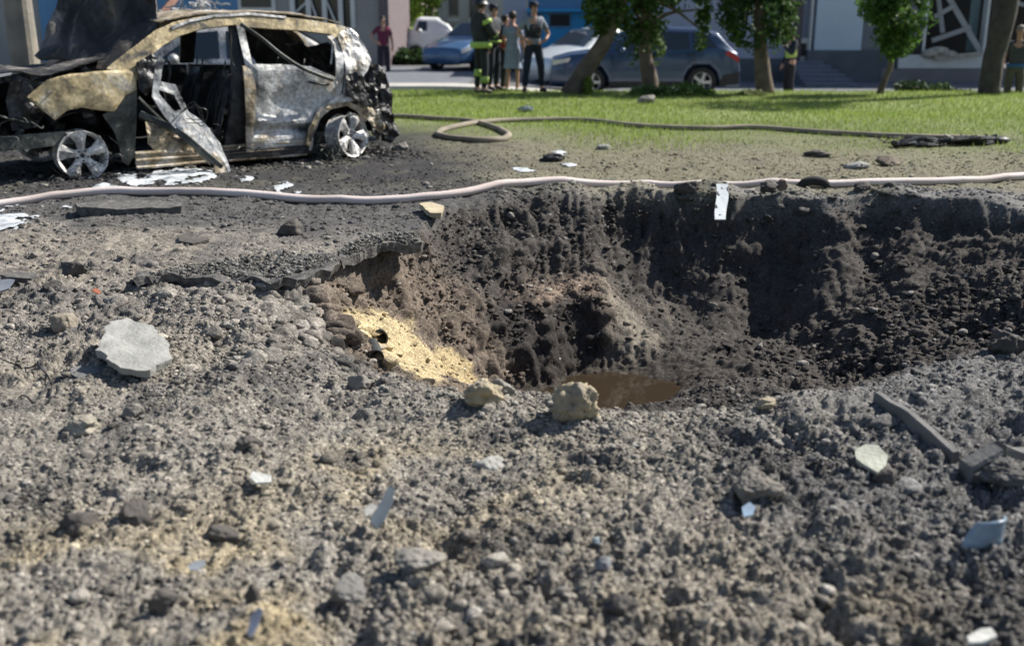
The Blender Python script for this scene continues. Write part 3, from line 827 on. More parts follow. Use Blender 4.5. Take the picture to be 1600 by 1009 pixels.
sheet('far_quarter', [(2.62, .95), (3.05, 1.0), (3.38, .9), (3.4, .4), (3.2, .35), (3.05, .55), (2.8, .62), (2.5, .5)], far_(.01), M_CHAR, car, 0.05, 0.01, 0.03, 3, 40)
# floor, sill, bulkhead, dash
sheet('floor_pan', [(.45, .06), (3.2, .06), (3.2, W - .06), (.45, W - .06)], lambda x, y: (x, y, 0.16), M_CHAR, car, 0.12, 0.02, 0.02, 3, 41)
bm = bmesh.new()
for k in range(5):
    z = 0.075 + 0.033 * k
    tube_bm(bm, [(0.50 + 0.2 * j, 0.02 + 0.010 * (k % 2) + .006 * nz((j, k, 0), .9, 3), z + 0.006 * nz((j, k, 1), .8, 5)) for j in range(10)], 0.020, 6)
bm_obj('sill', bm, M_RUST, car)
box('dark_sill', 1.3, 2.45, 0.0, 0.12, 0.07, 0.17, M_CHAR, car, 0.01)
sheet('bulkhead', [(0.05, .2), (W - .05, .2), (W - .08, 1.0), (.08, 1.0)], lambda y, z: (0.46 + 0.04 * math.sin(y * 4), y, z), M_CHAR, car, 0.08, 0.02, 0.03, 3, 43)
sheet('dashboard', [(0.08, 0), (W - .08, 0), (W - .08, 1), (.08, 1)], lambda y, t: (0.50 + .38 * math.sin(t * 1.6) , y, 1.0 - .38 * t * t), M_CHAR, car, 0.06, 0.02, 0.05, 4, 44)
bm = bmesh.new()
ring = [Vector((0.98 + .10 * math.sin(a) * 0.5, .45 + .17 * math.cos(a), 0.88 + .17 * math.sin(a))) for a in [k / 20 * 2 * math.pi for k in range(21)]]
tube_bm(bm, ring, 0.012, 6); tube_bm(bm, [(0.98, .45, .88), (.7, .45, .75)], 0.02, 6)
for a in (0.3, 2.2, 4.3): tube_bm(bm, [(0.98, .45, .88), ring[int(a / 6.283 * 20)]], 0.01, 5)
bm_obj('steering_wheel', bm, M_CHAR, car, True)
def car_seat(x, y, wdt=0.46, seed=50):
    s_ = empty('seat', (x, y, 0.2)); s_.parent = car
    def back(a, b):  # a across, b up
        return (0.22 + 0.22 * b + 0.05 * (2 * a - 1) ** 2 * -1, -wdt / 2 + wdt * a * (1 - .18 * b) + wdt * .09 * b, 0.12 + 0.62 * b)
    sheet('seat_back', [(0, 0), (1, 0), (1, .75), (.85, 1), (.15, 1), (0, .75)], back, M_CHAR, s_, 0.07, 0.05, 0.02, 5, seed)
    sheet('seat_base', [(-.25, -wdt / 2), (.25, -wdt / 2), (.25, wdt / 2), (-.25, wdt / 2)], lambda a, b: (a, b, .14 - a * .12), M_CHAR, s_, 0.06, 0.06, 0.03, 5, seed + 1)
    bm = bmesh.new()
    for a in (0.28, .72): tube_bm(bm, [back(a, .95), Vector(back(a, .95)) + Vector((.03, 0, .12))], 0.008, 6)
    for a in np.linspace(.12, .88, 6): tube_bm(bm, [Vector(back(a, .05)) - Vector((.04, 0, 0)), Vector(back(a, .5)) - Vector((.05, 0, 0)), Vector(back(a, .9)) - Vector((.04, 0, 0))], 0.006, 5)
    bm_obj('seat_springs', bm, M_ASHGREEN, s_, True)
    return s_
car_seat(1.22, .45); car_seat(1.22, 1.28, seed=54); car_seat(2.15, .5, .55, 57); car_seat(2.15, 1.2, .55, 60)
# tangled wires on the floor
def tangle(name, c, r, n, mat, parent, seed, rad=0.004, flat=0.6):
    rnd = random.Random(seed); bm = bmesh.new()
    for i in range(n):
        p = Vector((rnd.gauss(0, .4), rnd.gauss(0, .4), rnd.uniform(0, flat))) * r; pts = [p.copy()]
        d = Vector((rnd.gauss(0, 1), rnd.gauss(0, 1), rnd.gauss(0, .5))).normalized()
        for k in range(9):
            d = (d + Vector((rnd.gauss(0, .6), rnd.gauss(0, .6), rnd.gauss(0, .5) - p.z / r * .5))).normalized()
            p = p + d * r * 0.22; p.z = max(0.0, p.z); pts.append(p.copy())
        tube_bm(bm, [Vector(c) + q for q in smooth_pts(pts, 2)], rad, 4, cap=False)
    return bm_obj(name, bm, mat, parent)
tangle('burnt_wiring', (1.55, .3, .18), .22, 40, M_CHAR, car, 3, 0.007, 1.2)
tangle('tyre_wire', (2.55, .0, .0), .20, 70, M_ASHGREEN, car, 5, 0.003, 1.0)
tangle('tyre_wire', (0.0, .02, .0), .22, 45, M_CHAR, car, 6, 0.003, 0.5)
tangle('tyre_wire', (3.15, .05, .0), .22, 50, M_CHAR, car, 8, 0.003, 0.7)
# bonnet, thrown up and folded back over the windscreen
HN = [cpt(160, 104, .12), cpt(205, 82, .2), cpt(248, 50, .3), cpt(244, 12, .45), cpt(232, -25, .55)]     # edge on the near side
HF = [cpt(50, 86, 1.25), cpt(58, 66, 1.28), cpt(70, 40, 1.3), cpt(82, 8, 1.35), cpt(92, -25, 1.4)]
HM = [cpt(110, 96, .7), cpt(130, 72, .80), cpt(150, 40, .95), cpt(165, 5, 1.0), cpt(165, -28, 1.05)]
def bonnet(a, b):
    t = b * 4; i = min(int(t), 3); t -= i
    n_ = HN[i].lerp(HN[i + 1], t); f_ = HF[i].lerp(HF[i + 1], t); m_ = HM[i].lerp(HM[i + 1], t)
    p = n_ * (1 - a) * (1 - 2 * a) + m_ * 4 * a * (1 - a) + f_ * a * (2 * a - 1) if False else (n_.lerp(m_, a * 2) if a < .5 else m_.lerp(f_, a * 2 - 1))
    fold = 0.05 * math.sin(a * 9 + b * 4) + .03 * math.sin(a * 17 - b * 6)
    return p + Vector((-fold, 0, 0))
sheet('bonnet', [(0, 0), (1, 0), (1, 1), (0, 1)], bonnet, M_HOOD, car, 0.03, 0.02, 0.075, 1.9, 71, smooth=True)
# engine bay
rnd = random.Random(5)
bm = bmesh.new()
for k in range(46):
    c = Vector((rnd.uniform(-.75, .35), rnd.uniform(.12, 1.6), rnd.uniform(.3, .85)))
    s_ = Vector((rnd.uniform(.04, .17), rnd.uniform(.04, .2), rnd.uniform(.03, .12)))
    mt = Matrix.Translation(c) @ Euler((rnd.uniform(-.5, .5), rnd.uniform(-.5, .5), rnd.uniform(-1, 1))).to_matrix().to_4x4()
    vv = box_bm(bm, -s_.x, s_.x, -s_.y, s_.y, -s_.z, s_.z, mt)
bmesh.ops.subdivide_edges(bm, edges=bm.edges, cuts=2, use_grid_fill=True)
for v in bm.verts: v.co += Vector((nz(v.co, 8, 1), nz(v.co, 8, 2), nz(v.co, 8, 3))) * 0.05
bm_obj('engine', bm, M_CHAR, car)
bm = bmesh.new()
for k in range(34):
    p = Vector((rnd.uniform(-.8, .3), rnd.uniform(0.02, 1.2), rnd.uniform(.35, .95)))
    pts = [p]
    for j in range(4): p = p + Vector((rnd.uniform(-.15, .15), rnd.uniform(-.15, .15), rnd.uniform(-.1, .07))); pts.append(p)
    tube_bm(bm, smooth_pts(pts, 4), rnd.uniform(.004, .014), 6)
bm_obj('engine_hoses', bm, M_ASHGREEN, car, True)['kind'] = 'stuff'
sheet('front_beam', [(-.95, .30), (-.05, .34), (-.04, .46), (-.95, .44)], lambda x, z: (x, .02 - .05 * x, z), M_ASHGREEN, car, 0.04, 0.06, 0.02, 4, 74)
sheet('slam_panel', [(0, 0), (1, 0), (1, 1), (0, 1)], lambda a, b: (-.85 + 1.2 * a, 0.1 + 1.3 * b, .93 + .10 * a + .03 * math.sin(a * 8)), M_HOOD, car, 0.07, 0.012, 0.06, 3, 75)
sheet('headlamp_panel', cpoly([(20, 118), (60, 128), (86, 150), (72, 175), (56, 200), (20, 205), (10, 160)], .12), near(.12), M_CHAR, car, 0.04, 0.02, 0.06, 5, 76)
sheet('radiator_panel', [(.1, .2), (1.6, .2), (1.6, .85), (.1, .85)], lambda y, z: (-.80, y, z), M_CHAR, car, 0.08, 0.03, 0.06, 4, 77)
# front door, torn and hanging outward
fd = empty('front_door'); fd.parent = car
def ybend(x, z): return -.12 - 0.30 * max(0, 1.0 - z) * 1.0
def fdoor(off): return lambda x, z: (x, ybend(x, z) + off, z)
sheet('window_surround', cpoly([(255, 88), (264, 95), (258, 118), (251, 147), (268, 170), (292, 190), (322, 218), (345, 245), (352, 268), (345, 273), (333, 252), (310, 232), (276, 206), (256, 182), (240, 152), (246, 118)], -.25), fdoor(0), M_SILVER, fd, 0.025, 0.02, 0.010, 6, 80)
sheet('door_skin', cpoly([(252, 128), (281, 134), (290, 158), (298, 176), (318, 190), (340, 222), (350, 250), (326, 226), (300, 200), (272, 176), (286, 172), (277, 150), (254, 142)], -.25), fdoor(.05), M_SILVER, fd, 0.022, 0.015, 0.02, 5, 82)
bm = bmesh.new()
tube_bm(bm, smooth_pts([cpt(219, 178, -.05), cpt(245, 190, -.15), cpt(280, 207, -.3), (cpt(320, 240, -.4)), cpt(346, 262, -.42)], 5), 0.024, 6, 1.5)
tube_bm(bm, smooth_pts([cpt(216, 152, 0), cpt(240, 176, -.05), cpt(262, 196, -.12)], 5), 0.015, 6)
bm_obj('impact_bar', bm, M_ASHGREEN, fd)
sheet('door_lower', cpoly([(225, 190), (262, 202), (296, 222), (320, 240), (318, 256), (300, 238), (262, 236), (240, 236), (226, 224)], -.1), fdoor(.14), M_RUST, fd, 0.03, 0.012, 0.05, 5, 84)
sheet('door_lower', cpoly([(330, 236), (346, 252), (352, 272), (344, 276), (330, 268)], -.35), fdoor(-.02), M_RUST, fd, 0.03, 0.012, 0.03, 5, 86)
bm = bmesh.new()
for k, (aa, bb) in enumerate([(8, 0), (-6, 5), (2, -5)]):
    tube_bm(bm, smooth_pts([cpt(283, 176, -.2), cpt(300 + aa, 164 + bb, -.35), cpt(318 + bb, 178 + aa, -.4), cpt(316, 192 + bb, -.36), cpt(290, 184 + aa, -.3)], 5), 0.004, 5)
bm_obj('door_cable', bm, M_CHAR, fd)
sheet('mirror_mount', cpoly([(214, 100), (240, 86), (248, 96), (240, 130), (226, 150), (216, 140)], -.02), near(-.03), M_CHAR, car, 0.025, 0.02, 0.04, 6, 88)
wheel(car, (0, 0.02, 0.232), 1, (0.02, 0.1, 0.0))
wheel(car, (2.79, 0.02, 0.235), 2, (-0.10, 0.6, 0.30))
wheel(car, (0, W - .06, 0.232), 3, side=-1)
wheel(car, (2.79, W - .06, 0.232), 4, side=-1)

# ------------------------------------------------------------------ road and pavement
ROADZ = -0.10
M_ROAD = simple('road_asphalt', (.13, .14, .16), .9, 0, .15, 3.0, .3, 60)
M_PAVE = simple('pavement_concrete', (.42, .40, .37), .9, 0, .1, 4.0, .3, 40)
M_KERB = simple('kerb_stone', (.5, .49, .46), .9, 0, .1, 6.0, .3, 40)
def strip(name, x0, x1, y0, y1, off, mat, n=40):
    xs = np.linspace(x0, x1, n); V, F = [], []
    for x in xs:
        zz = -(0.10 + 0.28 * float(sstep(-1.0, 2.5, np.array(x))))
        V += [(x, y0, zz + off), (x, y1, zz + off)]
    for i in range(n - 1): F.append((2 * i, 2 * i + 2, 2 * i + 3, 2 * i + 1))
    return mesh_obj(name, V, F, mat)
tag(strip('pavement', -30, 40, 23.2, 24.6, 0.10, M_PAVE), kind='structure')
tag(strip('road', -30, 40, 24.75, 34.0, 0.015, M_ROAD), kind='structure')
bm = bmesh.new(); prev = None
for x in np.linspace(-30, 40, 60):
    zz = -(0.10 + 0.28 * float(sstep(-1.0, 2.5, np.array(x))))
    r = [bm.verts.new((x, 23.02, zz - .05)), bm.verts.new((x, 23.02, zz + .13)), bm.verts.new((x, 23.18, zz + .13)), bm.verts.new((x, 23.18, zz - .05))]
    if prev:
        for k in range(4): bm.faces.new((prev[k], prev[(k + 1) % 4], r[(k + 1) % 4], r[k]))
    prev = r
o = bm_obj('pavement_edge', bm, M_KERB); tag(o, kind='structure')

# ------------------------------------------------------------------ grass
def leafmat(name, rough=0.6, trans=0.35, sat=1.0):
    m, nt, b = mat_new(name)
    at = N(nt, 'ShaderNodeAttribute', attribute_name='Col')
    nt.links.new(at.outputs['Color'], b.inputs['Base Color'])
    b.inputs['Roughness'].default_value = rough; b.inputs['Specular IOR Level'].default_value = 0.25
    tr = N(nt, 'ShaderNodeBsdfTranslucent'); nt.links.new(at.outputs['Color'], tr.inputs['Color'])
    mx = N(nt, 'ShaderNodeMixShader'); mx.inputs[0].default_value = trans
    nt.links.new(b.outputs[0], mx.inputs[1]); nt.links.new(tr.outputs[0], mx.inputs[2])
    out = nt.nodes['Material Output']; nt.links.new(mx.outputs[0], out.inputs['Surface'])
    return m
M_GRASS = leafmat('grass_blades'); M_LEAF = leafmat('leaves')
def blades(rng, x, y, h, w, base):
    n = len(x); z = ground_z(x, y)
    a = rng.uniform(0, 2 * math.pi, n); lean = rng.uniform(0, .6, n) * h; la = rng.uniform(0, 2 * math.pi, n)
    V = np.empty((n, 3, 3))
    V[:, 0] = np.stack([x - np.cos(a) * w / 2, y - np.sin(a) * w / 2, z - .01], -1)
    V[:, 1] = np.stack([x + np.cos(a) * w / 2, y + np.sin(a) * w / 2, z - .01], -1)
    V[:, 2] = np.stack([x + np.cos(la) * lean, y + np.sin(la) * lean, z + h], -1)
    c = base * (1 + .25 * rng.normal(size=(n, 1)))
    return V.reshape(-1, 3), np.arange(3 * n).reshape(n, 3), np.repeat(np.clip(c, .01, .6), 3, axis=0)
def grass():
    rng = np.random.default_rng(8)
    n = 170000
    y = rng.uniform(9.8, 22.6, n) ** 1.0; x = rng.uniform(-1, 1, n) * (0.53 * y + 1.5)
    ncl = fbm(x, y, np.zeros(n), .6, 3, 90)
    edge = sstep(12.0, 17.5, y + 2.2 * ncl + 0.22 * np.clip(x, -8, 6)) * sstep(-3.2, -.6, x + (y - 13) * .7)
    k = rng.uniform(size=n) < 0.30 * sstep(-.5, 1.5, x) + edge
    x, y, ncl, edge = x[k], y[k], ncl[k], edge[k]; n = len(x)
    dry = rng.uniform(size=n) > edge * 0.9
    col = np.where(dry[:, None], np.array([.24, .22, .11]), np.array([.25, .33, .075])) * (1 + .35 * ncl[:, None])
    h = np.where(dry, rng.uniform(.012, .04, n), rng.uniform(.02, .07, n)) * (1 + .5 * ncl)
    V, F, C = blades(rng, x, y, h, np.where(dry, .006, .014), col)
    o = np_mesh('grass', V, F, M_GRASS, False, C); tag(o, kind='stuff', label='bright green verge grass thinning to dry stubble towards the crater', cat='grass')
grass()

# ------------------------------------------------------------------ trees and bushes
M_BARK = simple('bark', (.16, .125, .095), .95, 0, .2, 5, .8, 18, c2=(.09, .07, .055))
M_BARKD = simple('dark_bark', (.075, .065, .06), .95, 0, .2, 5, .8, 18, c2=(.04, .035, .032))
def foliage(name, blobs, n, size, base, parent, seed, holes=0.10, droop=0.0):
    rng = np.random.default_rng(seed)
    w = np.array([b[3] * b[4] * b[5] for b in blobs]) ** .8; w /= w.sum()
    bi = rng.choice(len(blobs), n, p=w)
    B = np.array(blobs)[bi]
    d = rng.normal(size=(n, 3)); d /= np.linalg.norm(d, axis=1, keepdims=True)
    r = rng.uniform(0.25, 1, n) ** .45
    lump = 1 + .75 * fbm(d[:, 0] * 2 + B[:, 0], d[:, 1] * 2 + B[:, 1], d[:, 2] * 2 + B[:, 2], 1.5, 3, seed)
    P = B[:, :3] + d * B[:, 3:6] * (r * lump)[:, None]
    g = fbm(P[:, 0], P[:, 1], P[:, 2], 2.6, 3, seed + 7)
    keep = g > -holes; P = P[keep]; g = g[keep]; n = len(P)
    s_ = size * rng.uniform(.6, 1.4, n)
    R = rand_rot(rng, n)
    L = np.array([[-.5, 0, 0], [0, -.28, .06], [.6, 0, 0], [0, .28, .06]])
    V = np.einsum('nij,vj->nvi', R, L) * s_[:, None, None] + P[:, None, :]
    c = np.array(base) * (1.25 + .7 * g[:, None]) * (1 + .22 * rng.normal(size=(n, 1)))
    yel = rng.uniform(size=n) < .08; c[yel] *= np.array([1.8, 1.5, 1.0])
    return np_mesh(name, V.reshape(-1, 3), np.arange(4 * n).reshape(n, 4), M_LEAF, False, np.repeat(np.clip(c, .005, .5), 4, axis=0), parent)
def tree(label, base, trunk, crown, n, size=.1, col=(.045, .085, .022), bark=None, seed=1, group='trees on the verge'):
    t = empty('tree', base); tag(t, label, 'tree', group)
    bm = bmesh.new()
    pts = smooth_pts([p[:3] for p in trunk], 5); rr = np.interp(np.linspace(0, 1, len(pts)), np.linspace(0, 1, len(trunk)), [p[3] for p in trunk])
    pts = [p + Vector((nz(p, 2.5, seed), nz(p, 2.5, seed + 3), 0)) * .04 for p in pts]
    tube_bm(bm, pts, list(rr), 12)
    rnd = random.Random(seed)
    top = pts[-1]
    for b in crown[:10]:
        s_ = pts[int(len(pts) * rnd.uniform(.55, .95))]; e = Vector(b[:3]); m_ = s_.lerp(e, .5) + Vector((rnd.uniform(-.15, .15), rnd.uniform(-.15, .15), .12))
        tube_bm(bm, smooth_pts([s_, m_, e], 4), list(np.linspace(rr[-1] * .8, .012, 9)), 7)
    bm_obj('trunk', bm, bark or M_BARK, t, True)
    foliage('crown', crown, n, size, col, t, seed + 20)
    return t
def rel(px, pyy, Y, b): return py(px, pyy, Y) - Vector(b)
def zone_blobs(rects, Y, b, seed, dy=.55):
    """ellipsoids in photo-measured places: (px, py, half width px, half height px)"""
    rnd = random.Random(seed); out = []
    for (x, y, hw, hh) in rects:
        p = rel(x, y, Y + rnd.uniform(-dy, dy) * .5, b); k = Y * 1.02 / FPX
        out.append((p.x, p.y, p.z, hw * k, max(.3, min(1.1, hw * k)), hh * k))
    return out
YT = 21.2
b = py(893, 140, YT); b.z = gz(b.x, b.y) - .05
tr = [(0, 0, 0, .22), tuple(rel(918, 105, YT, b)) + (.17,), tuple(rel(945, 62, YT, b)) + (.15,), tuple(rel(972, 0, YT, b)) + (.12,), tuple(rel(985, -90, YT, b)) + (.07,)]
tree('leaning verge tree with thick pale trunk in front of the white car', b, tr, zone_blobs([(948, 12, 30, 48), (968, -40, 36, 40), (940, -25, 22, 40)], YT, b, 1), 7000, seed=31)
b = py(1016, 138, YT + .4); b.z = gz(b.x, b.y) - .05
Yq = YT + .4
tr = [(0, 0, 0, .19), tuple(rel(1012, 108, Yq, b)) + (.15,), tuple(rel(1008, 70, Yq, b)) + (.12,), tuple(rel(1012, -60, Yq, b)) + (.08,)]
tree('round verge tree with a hanging frond in front of the blue SUV', b, tr, zone_blobs([(1008, 45, 36, 46), (985, 10, 32, 50), (1035, 5, 32, 40), (1010, -50, 40, 40), (1070, -60, 30, 16), (1098, -35, 14, 36), (1097, 15, 14, 34), (1096, 48, 11, 26)], Yq, b, 2), 9000, seed=33)
b = py(1196, 142, YT + .2); b.z = gz(b.x, b.y) - .05
Yq = YT + .2
tr = [(0, 0, 0, .19), tuple(rel(1192, 100, Yq, b)) + (.15,), tuple(rel(1188, 60, Yq, b)) + (.13,), tuple(rel(1185, -80, Yq, b)) + (.08,)]
tree('broad dark crowned verge tree just right of the blue SUV', b, tr, zone_blobs([(1185, 30, 52, 42), (1150, 10, 30, 40), (1222, 5, 30, 48), (1165, 55, 22, 20), (1185, -50, 45, 40)], Yq, b, 3), 9500, seed=35, col=(.038, .075, .022))
b = py(1376, 150, YT); b.z = gz(b.x, b.y) - .05
tr = [(0, 0, 0, .075), tuple(rel(1384, 120, YT, b)) + (.06,), tuple(rel(1393, 88, YT, b)) + (.055,), tuple(rel(1398, -60, YT, b)) + (.04,)]
tree('small verge tree with thin leaning trunk before the grey plinth', b, tr, zone_blobs([(1398, 25, 42, 42), (1400, 65, 24, 26), (1370, 5, 26, 30), (1428, -5, 24, 40), (1400, -40, 34, 36)], YT, b, 4), 8000, seed=37, col=(.05, .105, .022))
b = py(1545, 152, 20.9); b.z = gz(b.x, b.y) - .05
tr = [(0, 0, 0, .21), tuple(rel(1553, 90, 20.9, b)) + (.19,), tuple(rel(1573, 0, 20.9, b)) + (.23,), tuple(rel(1586, -120, 20.9, b)) + (.2,), tuple(rel(1595, -300, 20.9, b)) + (.12,)]
tree('thick dark trunked old tree at the right end of the verge', b, tr, zone_blobs([(1600, -330, 90, 60), (1650, -300, 60, 50)], 20.9, b, 5), 6000, seed=39, bark=M_BARKD)
# far sunlit trees in the gap
for i, (px_, Yd, rects, lab) in enumerate([(640, 47, [(632, 10, 24, 36), (650, -30, 30, 40), (625, 40, 14, 24)], 'sunlit light green tree behind the white van in the gap'),
                                      (672, 50, [(668, 5, 18, 34), (680, -40, 26, 40), (665, 38, 14, 16)], 'second sunlit tree in the gap beside the pale building')]):
    b = py(px_, 100, Yd); b.z = -.4
    tree(lab, b, [(0, 0, 0, .2), tuple(rel(px_, 40, Yd, b)) + (.14,), tuple(rel(px_, -30, Yd, b)) + (.08,)], zone_blobs(rects, Yd, b, 9 + i), 6000, .2, (.16, .24, .04), seed=51 + i, group='trees in the gap between buildings')
def bush(name, label, px_, py_, Y, rects, n, size, col, seed, group=None, cat='bush'):
    b = py(px_, py_, Y); b.z = gz(b.x, b.y) if Y < 23 else b.z
    t = empty(name, b); tag(t, label, cat, group)
    bm = bmesh.new(); rnd = random.Random(seed)
    bl = zone_blobs(rects, Y, b, seed)
    for q in bl * 2:
        tube_bm(bm, smooth_pts([(q[0] * .3, 0, -.05), (q[0] * .6, rnd.uniform(-.1, .1), q[2] * .5), (q[0] + rnd.uniform(-.1, .1), q[1], q[2] + q[5] * .4)], 3), .012, 5)
    bm_obj('stems', bm, M_BARK, t)
    foliage('foliage', bl, n, size, col, t, seed + 1, .5)
    return t
bush('bush', 'low dark green bush below the broken shop window', 1450, 150, 22.6, [(1425, 140, 24, 12), (1462, 143, 30, 10), (1500, 147, 20, 6)], 3500, .07, (.03, .055, .022), 61)
bush('weed_clump', 'broad leafy weed clump under the front of the blue SUV', 1020, 155, 20.8, [(1005, 148, 24, 12), (1035, 147, 22, 13)], 2600, .06, (.10, .16, .05), 63, 'weed clumps on the verge', 'weeds')
bush('weed_clump', 'tall leafy weed clump under the rear door of the blue SUV', 1075, 152, 20.9, [(1078, 146, 26, 15), (1100, 150, 16, 9)], 2600, .06, (.11, .17, .045), 65, 'weed clumps on the verge', 'weeds')
bush('weed_clump', 'pale weed tuft at the foot of the broad dark crowned tree', 1178, 152, 21.0, [(1175, 150, 20, 8)], 1200, .06, (.13, .15, .07), 67, 'weed clumps on the verge', 'weeds')
bush('weed_clump', 'upright weed at the foot of the leaning pale trunk', 916, 148, 20.9, [(918, 138, 7, 18)], 900, .06, (.14, .20, .04), 69, 'weed clumps on the verge', 'weeds')
bush('hedge', 'dark green hedge under the white van in the gap', 655, 108, 36, [(635, 92, 22, 13), (665, 94, 24, 12), (700, 96, 18, 9)], 3500, .13, (.03, .06, .02), 71, None, 'hedge')

# ------------------------------------------------------------------ buildings
M_WGREY = simple('grey_wall', (.30, .29, .28), .85, 0, .06, 1.5, .2, 20)
M_WBLUE = simple('blue_wall_paint', (.10, .24, .42), .7, 0, .08, 1.2, .15, 20)
M_WBLUE2 = simple('bright_blue_panel', (.03, .30, .60), .6, 0, .06, 1.2)
M_WLILAC = simple('pale_lilac_render', (.36, .38, .47), .85, 0, .05, 1.0, .2, 20)
M_WPALE = simple('pale_blue_panel', (.50, .58, .66), .6, 0, .04, 1.0)
M_WBEIGE = simple('beige_render', (.40, .40, .36), .85, 0, .07, 1.0, .2, 20)
M_PLINTH = simple('dark_plinth', (.10, .115, .13), .8, 0, .12, 2.0, .2, 20)
M_PLINTHP = simple('brown_grey_plinth', (.21, .19, .19), .8, 0, .1, 2.0, .2, 20)
M_FRAME = simple('white_frame', (.62, .62, .60), .5, 0, .06, 3)
M_FRAMEG = simple('grey_frame', (.34, .34, .34), .6, 0, .1, 3)
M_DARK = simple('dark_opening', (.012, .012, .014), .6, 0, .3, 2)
M_RUBBLE = simple('pale_debris', (.40, .36, .30), .9, 0, .25, 8, .6, 20)
m, nt, b_ = mat_new('dark_glass'); M_GLASS = m
b_.inputs['Base Color'].default_value = (.02, .03, .04, 1); b_.inputs['Roughness'].default_value = .05; b_.inputs['Specular IOR Level'].default_value = .7
def fbox(name, px0, py0, px1, py1, Y, depth, mat, parent, proud=0.0, ztop=None, zbot=None, bevel=0.0):
    a = py(px0, py1, Y); c = py(px1, py0, Y)
    z0 = a.z if zbot is None else zbot; z1 = c.z if ztop is None else ztop
    o_ = parent.location
    bm = bmesh.new(); box_bm(bm, a.x - o_.x, c.x - o_.x, Y - proud - o_.y, Y + depth - o_.y, z0 - o_.z, z1 - o_.z)
    return bm_obj(name, bm, mat, parent, bevel=bevel)
def beam(name, p, q, w, t, mat, parent):
    p, q = Vector(p) - parent.location, Vector(q) - parent.location
    bm = bmesh.new(); d = (q - p); L = d.length; rot = d.to_track_quat('X', 'Y').to_matrix().to_4x4()
    box_bm(bm, 0, L, -w / 2, w / 2, -t / 2, t / 2, Matrix.Translation(p) @ rot)
    return bm_obj(name, bm, mat, parent)
# left building
Y1 = 35.0
B = empty('building', (py(300, 110, Y1).x, Y1, -.12)); tag(B, 'long grey building with blue panels and white framed windows behind the burnt car', 'building')
fbox('wall', -120, 0, 455, 0, Y1, .4, M_WGREY, B, ztop=5, zbot=-.2)
fbox('wall', 551, 0, 592, 0, Y1, .4, M_WGREY, B, ztop=5, zbot=-.2)
fbox('corner_post', 592, 0, 607, 0, Y1, 7, simple('brown_corner', (.14, .11, .12), .8), B, .12, ztop=5, zbot=-.2)
fbox('blue_panel', 246, 0, 352, 0, Y1, .02, M_WBLUE, B, .05, ztop=3.2, zbot=-.1)
fbox('blue_panel', 352, 0, 372, 0, Y1, .02, M_WBLUE, B, .05, ztop=3.2, zbot=-.1)
fbox('blue_panel', 60, 0, 90, 0, Y1, .02, M_WBLUE, B, .05, ztop=3.2, zbot=-.1)
wf = fbox('window', 372, 0, 430, 0, Y1, .02, M_FRAME, B, .06, ztop=3.0, zbot=py(0, 22, Y1).z)
fbox('pane', 378, 0, 424, 12, Y1, .01, M_GLASS, B, .09, ztop=2.8)
fbox('wall_under_window', 455, 0, 551, 0, Y1, .4, M_WGREY, B, ztop=py(0, 44, Y1).z, zbot=-.2)
for k, x in enumerate((455, 480, 505, 530, 549)):
    fbox('window_frame', x, 0, x + 5, 44, Y1, .1, M_FRAME, B, .06, ztop=3.4)
fbox('pane', 460, 0, 549, 44, Y1 + .25, .02, M_GLASS, B, ztop=3.4)
for a, c in (((478, 0), (500, 44)), ((505, 10), (528, 44)), ((462, 40), (478, 5))):
    beam('window_brace', py(a[0], a[1] - 20, Y1 + .05), py(c[0], c[1], Y1 + .05), .06, .05, M_FRAME, B)
# pale building in the gap
Y2 = 52.0
B = empty('building', (py(740, 90, Y2).x, Y2, -.2)); tag(B, 'pale beige building with tall dark windows behind the firefighters', 'building')
fbox('wall', 682, 0, 870, 0, Y2, 6, M_WBEIGE, B, ztop=7, zbot=-.5)
for x in (702, 734, 800): 
    fbox('window', x, 0, x + 14, 28, Y2, .05, M_GLASS, B, .04, ztop=3.5)
    fbox('window', x, 38, x + 14, 75, Y2, .05, M_GLASS, B, .04)
    fbox('window_sill', x - 2, 30, x + 16, 33, Y2, .05, M_FRAME, B, .12)
Y3 = 33.0
B = empty('column', (py(800, 100, Y3).x, Y3, -.15)); tag(B, 'pale bluish square column behind the woman in grey', 'column')
fbox('shaft', 786, 0, 822, 0, Y3, .7, M_WLILAC, B, ztop=5, zbot=-.1)
fbox('base', 782, 92, 826, 108, Y3, .75, M_PLINTH, B, .08, zbot=-.12)
# kiosk
B = empty('kiosk', (py(890, 100, Y3).x, Y3, -.3)); tag(B, 'blue kiosk with a black serving window behind the white car', 'kiosk')
fbox('wall', 826, 0, 1000, 20, Y3 + .05, 2.5, M_WBLUE, B, ztop=3.4)
fbox('wall_panel', 848, 20, 1000, 0, Y3, 2.4, M_WBLUE2, B, zbot=-.35)
fbox('side_panel', 824, 20, 848, 0, Y3 + .02, 2.4, M_WBLUE, B, zbot=-.35)
wf = fbox('window', 856, 20, 893, 44, Y3, .05, M_WBLUE, B, .04)
fbox('pane', 859, 23, 890, 41, Y3, .02, M_DARK, B, .06)
fbox('canopy', 822, 14, 1000, 19, Y3, .3, M_WBLUE2, B, .35)
